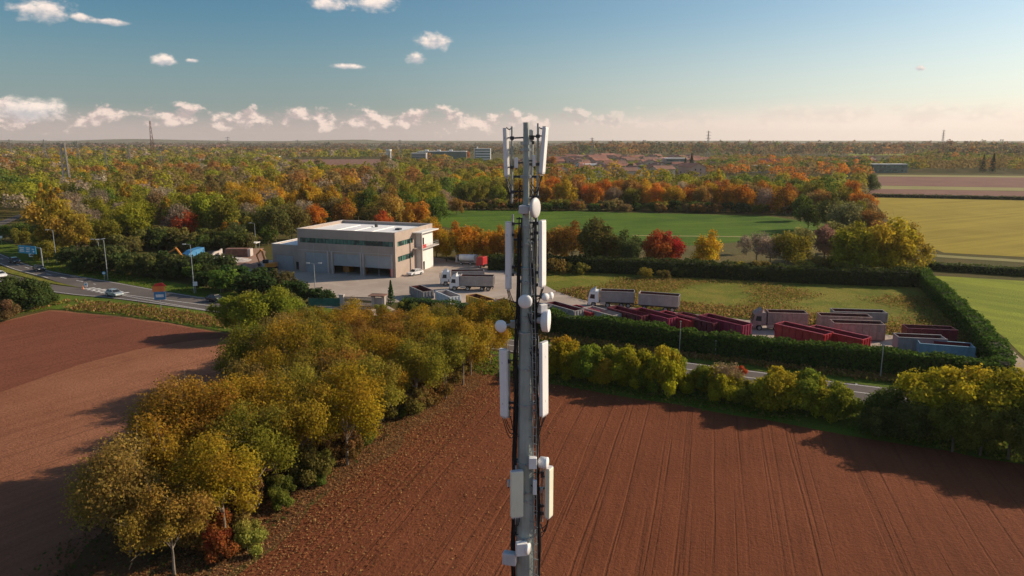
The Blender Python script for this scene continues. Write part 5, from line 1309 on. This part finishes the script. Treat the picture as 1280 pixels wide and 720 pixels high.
for a, d_, h in [(96, 700, 32), (199, 640, 26), (160, 900, 28), (236, 1000, 30), (262, 1100, 30), (12, 900, 34), (130, 800, 26), (372, 1300, 34), (500, 1250, 34), (740, 1400, 38), (885, 1500, 52), (1178, 2600, 70), (285, 1500, 40), (55, 1000, 34)]:
    lattice((0, 0), h, h * .14, 'thin lattice pylon standing far away above the tree tops', mat='pylon_steel', thick=.16 * max(1, d_ / 900), w1=.6, loc=PD(a, 180, d_).xy.to_3d())
# chimney stack: white tower
c = PD(486, 190, 950); wt = empty('water_tower', (c.x, c.y, 0), 0, 'slender white tower standing in the far wood', 'tower')
MB().tube((-1.6, 0, 0), (-1.6, 0, 19), 1.3, 1.3, 14).tube((1.6, 0, 0), (1.6, 0, 19), 1.3, 1.3, 14).build('shaft', 'render_white', wt); MB().tube((0, 0, 19), (0, 0, 21.5), 3.6, 3.6, 16).build('head', 'render_white', wt)
# far offices
def far_block(pxx, Y, wpx, h, mat, label, name='office_building', bands=5, depth=20, glass='office_glass', cat='building', roofbits=0, group=None, z0=0):
    c = PD(pxx, 190, Y); wd = wpx / F * Y; root = empty(name, (c.x, c.y, 0), 0, label, cat, group)
    MB().box(-wd / 2, wd / 2, 0, depth, 0, h).build('wall', mat, root)
    fl = h / bands
    for k in range(bands): MB().box(-wd / 2 + 1, wd / 2 - 1, -.15, -.01, fl * k + fl * .3, fl * k + fl * .78).build('window', glass, root)
    MB().box(-wd / 2 - .3, wd / 2 + .3, -.3, depth + .3, h, h + .5).build('roof', 'roof_membrane', root)
    for k in range(roofbits): MB().box(-wd / 2 + wd * (.15 + .25 * k), -wd / 2 + wd * (.22 + .25 * k), 4, 9, h + .5, h + 3).build('roof_plant', 'render_white', root)
    return root
far_block(552, 1200, 60, 15, 'office_glass', 'long dark glass office block on the horizon left of the mast', roofbits=3, depth=30)
far_block(523, 1150, 18, 13, 'grey_paint', 'grey wing at the left end of the glass office block')
far_block(603, 1150, 20, 20, 'render_white', 'white stepped office block right of the glass one', roofbits=1)
c = PD(594, 190, 1140); at_ = empty('antenna_mast', (c.x, c.y, 0), 0, 'thin mast in front of the white office block', 'mast'); MB().tube((0, 0, 0), (0, 0, 29), .6, .25, 8).build('pole', 'dark_metal', at_)
far_block(320, 1500, 55, 7, 'render_white', 'long low white shed on the left horizon', 'shed', 1)
far_block(536, 820, 26, 5, 'roof_tile', 'low red-roofed shed in the far wood below the glass offices', 'shed', 1)
far_block(225, 1100, 24, 5, 'grey_paint', 'long low grey shed in the far wood at left', 'shed', 1)
far_block(955, 760, 36, 6.5, 'render_white', 'long white shed at the right end of the village', 'shed', 1)
far_block(1115, 750, 42, 8.5, 'office_glass', 'pale green glasshouse-like block behind the brown strips', 'shed', 2, 14, 'glass_green')
# white gabled sheds of the village
def house(root_name, wd, dp, h, rh, wall, roof, label, loc, rz, group, wins=True):
    root = empty(root_name, loc, rz, label, 'house', group)
    wb = MB(); wb.prism([(-wd / 2, 0), (wd / 2, 0), (wd / 2, h), (0, h + rh * .95), (-wd / 2, h)], -dp / 2, dp / 2); wb.build('wall', wall, root)
    r = MB(); o_ = .6
    for s in (-1, 1):
        r.add([(s * (wd / 2 + o_), -dp / 2 - o_, h - .25), (s * (wd / 2 + o_), dp / 2 + o_, h - .25), (0, dp / 2 + o_, h + rh + .05), (0, -dp / 2 - o_, h + rh + .05),
               (s * (wd / 2 + o_), -dp / 2 - o_, h - .05), (s * (wd / 2 + o_), dp / 2 + o_, h - .05), (0, dp / 2 + o_, h + rh + .3), (0, -dp / 2 - o_, h + rh + .3)],
              [(0, 1, 2, 3), (4, 5, 6, 7), (0, 1, 5, 4), (1, 2, 6, 5), (2, 3, 7, 6), (3, 0, 4, 7)])
    rf_ = r.build('roof', roof, root); MB().box(wd * .15, wd * .15 + .8, -.5, .4, h + rh * .4, h + rh + 1.0).build('chimney', 'wall_cream', rf_)
    if wins:
        for xx_ in (-wd * .25, wd * .1):
            for zz_ in (1.2, 3.9):
                if zz_ + 1.3 < h: MB().box(xx_, xx_ + 1.1, -dp / 2 - .05, -dp / 2 - .01, zz_, zz_ + 1.4).build('window', 'glass_dark', root)
        for k in range(3):
            yy_ = -dp / 2 + dp * (k + .6) / 3.4
            for sd in (-1, 1): MB().box(min(sd * (wd / 2 + .01), sd * (wd / 2 + .05)), max(sd * (wd / 2 + .01), sd * (wd / 2 + .05)), yy_, yy_ + 1.2, 1.3, 2.7).build('window', 'glass_dark', root)
    return root
protoH = []
HG = 'red-roofed village houses beyond the wood'
for i, (wd, dp, h, rh, wa, ro) in enumerate([(10, 14, 6, 2.2, 'wall_cream', 'roof_tile'), (12, 20, 6.5, 2.4, 'wall_pink', 'roof_tile'), (9, 11, 5, 2.0, 'render_white', 'roof_tile'), (11, 16, 6, 2.2, 'wall_cream', 'roof_tile_brown')]):
    protoH.append(house('village_house', wd, dp, h, rh, wa, ro, 'x', (0, 0, 0), 0, HG))
HL = ['cream house with red tiled roof in the village beyond the wood', 'long pink house with red tiled roof in the village beyond the wood', 'small white house with red tiled roof in the village beyond the wood', 'cream house with brown tiled roof in the village beyond the wood']
usedH = set(); rr = random.Random(11)
pts = poisson(px([(680, 212), (700, 204), (730, 198), (860, 200), (900, 206), (880, 219), (760, 224), (690, 226)]), 30) + poisson(px([(960, 214), (1090, 211), (1085, 203), (960, 206)]), 36) + poisson(px([(640, 216), (690, 221), (690, 205), (650, 206)]), 34)
pts = pts[:150]
print('houses', len(pts))
def putH(p, label_f=lambda i: HL[i], group=HG):
    i = rr.randrange(4)
    if i in usedH: r = copy_tree(protoH[i])
    else: usedH.add(i); r = protoH[i]
    r.location = (p[0], p[1], 0); r.rotation_euler = (0, 0, rr.choice([0, 1.57]) + rr.uniform(-.3, .3) + .3); s = rr.uniform(.95, 1.3); r.scale = (s, s, s); r['label'] = label_f(i); r['group'] = group
    return r
for p in pts: putH(p)
HT = ['cream house', 'long pink house', 'small white house', 'brown-roofed cream house']
for p in poisson(px([(-40, 190), (60, 189), (280, 188), (290, 184.5), (-40, 184.5)]), 95)[:70]:
    r = putH(p, lambda i: HT[i] + ' in the far town along the left horizon', 'houses of the far town on the left horizon'); r.scale = tuple(v * 1.5 for v in r.scale)
far_wood('village_trees', [(px([(680, 214), (700, 204), (730, 199), (870, 200), (906, 206), (880, 218), (760, 220), (690, 221)]), 21, [OLIVE, GREEN, DGREEN, RUST, OLIVE, YGREEN, GREEN], .6), (px([(900, 217), (1090, 222), (1085, 203), (910, 203)]), 22, [OLIVE, GREEN, DGREEN, RUST, ORANGE], .8), (px([(-40, 192), (290, 191), (290, 185), (-40, 185)]), 50, FARL, .9)], 'garden trees between the houses of the village', 90)
far_block(741, 790, 20, 7, 'render_white', 'white gabled hall among the red roofs', 'hall', 1)
far_block(846, 850, 26, 12, 'concrete_wall', 'tall grey-brown apartment block at the right of the red roofs', 'apartment_building', 3)
for a, b, s in [(1228, 216, 1.9), (1240, 216, 2.0), (864, 214, 1.9), (856, 215, 1.5)]:
    place('conifer', *W(a, b), s, (.03, .05, .025), 'tall dark conifer standing out of the far tree belt', 'tree', 'tall dark conifers in the far tree belt')
for a, b, s, c in [(689, 212, 1.5, (.30, .13, .03)), (583, 200, 1.4, (.35, .10, .03))]:
    place('mid', *W(a, b), s, c, 'big orange tree beside the village roofs' if a > 600 else 'bright orange tree in front of the far offices', 'tree')

# ------------------------------------------------------------------ low hills far away
hl = MB(); vs = []; fs = []; nx = 120
for i in range(nx + 1):
    x = -8500 + 17000 * i / nx; h = 30 + 22 * max(0, mnoise.noise(Vector((i * .11, 0, 0))) + .25) * (1.3 if x < -1500 else .4)
    vs += [(x, 7600, -5), (x, 8000, h), (x, 8800, -5)]
for i in range(nx): a = i * 3; fs += [(a, a + 3, a + 4, a + 1), (a + 1, a + 4, a + 5, a + 2)]
o = hl.add(vs, fs).build('hills', 'ground_scrub'); o['kind'] = 'structure'

# ------------------------------------------------------------------ light
SUN_AZ = R(71); SUN_EL = R(26)       # azimuth clockwise from +Y
sd = Vector((math.sin(SUN_AZ) * math.cos(SUN_EL), math.cos(SUN_AZ) * math.cos(SUN_EL), math.sin(SUN_EL)))
sl = bpy.data.lights.new('sun', 'SUN'); sl.energy = 5.0; sl.angle = R(.6); sl.color = (1.0, .83, .62)
so = bpy.data.objects.new('sun', sl); COL.objects.link(so); so.rotation_euler = (-sd).to_track_quat('-Z', 'Y').to_euler(); so.location = sd * 200

wd_ = bpy.data.worlds.new('World'); scene.world = wd_; wd_.use_nodes = True
nt = NT(wd_); bg = nt.n['Background']
sky = nt.node('ShaderNodeTexSky', sky_type='NISHITA'); sky.sun_disc = False; sky.sun_elevation = SUN_EL; sky.sun_rotation = SUN_AZ
sky.air_density = 1.0; sky.dust_density = 1.0; sky.ozone_density = 2.0; sky.altitude = 100
STR = 0.105
tc = nt.node('ShaderNodeTexCoord').outputs['Generated']
sx = nt.node('ShaderNodeSeparateXYZ'); nt.l.new(tc, sx.inputs[0])
X_, Y_, Z_ = sx.outputs
az = nt.math('ARCTAN2', X_, Y_); el = nt.math('ARCSINE', Z_)
sideg = nt.math('MAXIMUM', nt.sstep(az, -.5, .75), nt.sstep(az, -.95, -1.5, 0, 1.25)); skyc = nt.mix(1.0, sky.outputs[0], nt.mix(sideg, (.36, .60, .66), (.86, .92, .93)), 'MULTIPLY')  # sky brighter sunward; the brightening left and behind is added fill light
cb_ = nt.node('ShaderNodeCombineXYZ'); nt.put(cb_.inputs[0], az); nt.put(cb_.inputs[1], nt.math('MULTIPLY', el, 1.5)); UV = cb_.outputs[0]
n1 = nt.noise(UV, 25, 6, .6, .1); n2 = nt.noise(UV, 60, 4, .6); n3 = nt.noise(UV, 4, 3, .5)
# veil near the horizon: cloud deck seen edge-on
side = nt.sstep(az, -.3, .55); fade_top = nt.math('ADD', nt.math('MULTIPLY_ADD', n3, .035, .026), nt.math('MULTIPLY', side, .014))
veil = nt.math('SUBTRACT', 1.0, nt.math('DIVIDE', el, fade_top), clamp=True)
veil = nt.sstep(veil, 0.0, .75, 0, .88)
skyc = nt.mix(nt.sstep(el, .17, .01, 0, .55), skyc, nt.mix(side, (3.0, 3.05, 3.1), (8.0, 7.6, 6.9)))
#        # towards the sun the deck glows cream
veilc = nt.mix(side, (4.6, 3.7, 3.5), (8.8, 7.2, 6.2))
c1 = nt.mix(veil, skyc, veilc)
# cumulus row
prof_ = nt.math('SUBTRACT', nt.sstep(el, .0, .028), nt.math('MULTIPLY', nt.sstep(el, .03, .062), 1.6))
dens = nt.math('ADD', nt.math('MULTIPLY', n1, 1.25), nt.math('MULTIPLY', prof_, .28))
dens = nt.math('ADD', dens, nt.math('MULTIPLY', n2, .18))
m_ = nt.math('MULTIPLY', nt.sstep(dens, .90, 1.06), nt.sstep(az, .25, -.05, .2, 1))
# shading from the density drop towards the sun side / top
off = nt.node('ShaderNodeVectorMath', operation='ADD'); nt.l.new(UV, off.inputs[0]); off.inputs[1].default_value = (.006, .012, 0)
n1b = nt.noise(off.outputs[0], 25, 6, .6, .1)
lit = nt.sstep(nt.math('SUBTRACT', n1, n1b), -.06, .09)
cc = nt.mix(lit, (4.8, 3.8, 3.7), (8.6, 6.8, 5.9))
c2 = nt.mix(nt.math('MULTIPLY', m_, .9), c1, cc)
# single puffs
def azel(a, b):
    d = ray(a, b).normalized(); return math.atan2(d.x, d.y), math.asin(d.z)
acc = None; litacc = None
for a, b, rx, ry in [(52, 12, 34, 13), (100, 21, 13, 5), (135, 27, 26, 4), (205, 75, 13, 7), (241, 76, 8, 2.5), (408, 5, 28, 8), (466, 4, 30, 11), (541, 52, 26, 11), (520, 73, 15, 8), (432, 83, 22, 4), (1150, 85, 7, 4), (40, 137, 42, 15), (-120, 60, 60, 20), (1500, 60, 60, 20)]:
    u0, v0 = azel(a, b); ru = rx / F * .95; rv = ry / F * .98
    du = nt.math('DIVIDE', nt.math('SUBTRACT', az, u0), ru); dv = nt.math('DIVIDE', nt.math('SUBTRACT', el, v0), rv)
    dd = nt.math('SQRT', nt.math('ADD', nt.math('MULTIPLY', du, du), nt.math('MULTIPLY', dv, dv)))
    f_ = nt.math('SUBTRACT', nt.math('ADD', nt.math('MULTIPLY', n1, 1.0), nt.math('MULTIPLY', n2, 1.5)), dd)
    mk_ = nt.sstep(f_, .18, 1.0, 0, .95)
    lt_ = nt.math('MULTIPLY', mk_, dv)
    acc = mk_ if acc is None else nt.math('MAXIMUM', acc, mk_)
    litacc = lt_ if litacc is None else nt.math('ADD', litacc, lt_)
lt2 = nt.sstep(nt.math('ADD', litacc, nt.math('MULTIPLY', nt.math('SUBTRACT', n2, .5), 2.5)), -.6, .6)
pc = nt.mix(lt2, (4.6, 4.5, 4.7), (9.0, 7.6, 6.7))
c3 = nt.mix(acc, c2, pc)
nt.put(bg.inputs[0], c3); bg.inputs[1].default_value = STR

# haze
hz = MB(); hz.box(-9100, 9100, -2600, 9100, -6, 130); hb = hz.build('haze', 'rubber'); hb['kind'] = 'stuff'; hb['label'] = 'thin autumn haze over the plain'
m = bpy.data.materials.new('haze_air'); m.use_nodes = True; nt = NT(m); nt.n.remove(nt.n['Principled BSDF'])
pv = nt.node('ShaderNodeVolumePrincipled'); pv.inputs['Color'].default_value = (.95, .90, .84, 1); pv.inputs['Density']  .default_value = .00006; pv.inputs['Anisotropy'].default_value = .2
nt.l.new(pv.outputs[0], nt.n['Material Output'].inputs['Volume']); hb.data.materials.clear(); hb.data.materials.append(m)

# unused prototypes are removed
for kind, lst in PROTOS.items():
    for k, r in enumerate(lst):
        if (kind, k) not in used:
            for c in list(r.children): bpy.data.objects.remove(c)
            bpy.data.objects.remove(r)
for i, r in enumerate(protoH):
    if i not in usedH:
        for c in list(r.children_recursive): bpy.data.objects.remove(c)
        bpy.data.objects.remove(r)
vs_ = scene.view_settings; vs_.view_transform = 'Standard'; vs_.look = 'None'; vs_.exposure = 0.2; vs_.gamma = 1; vs_.use_curve_mapping = False
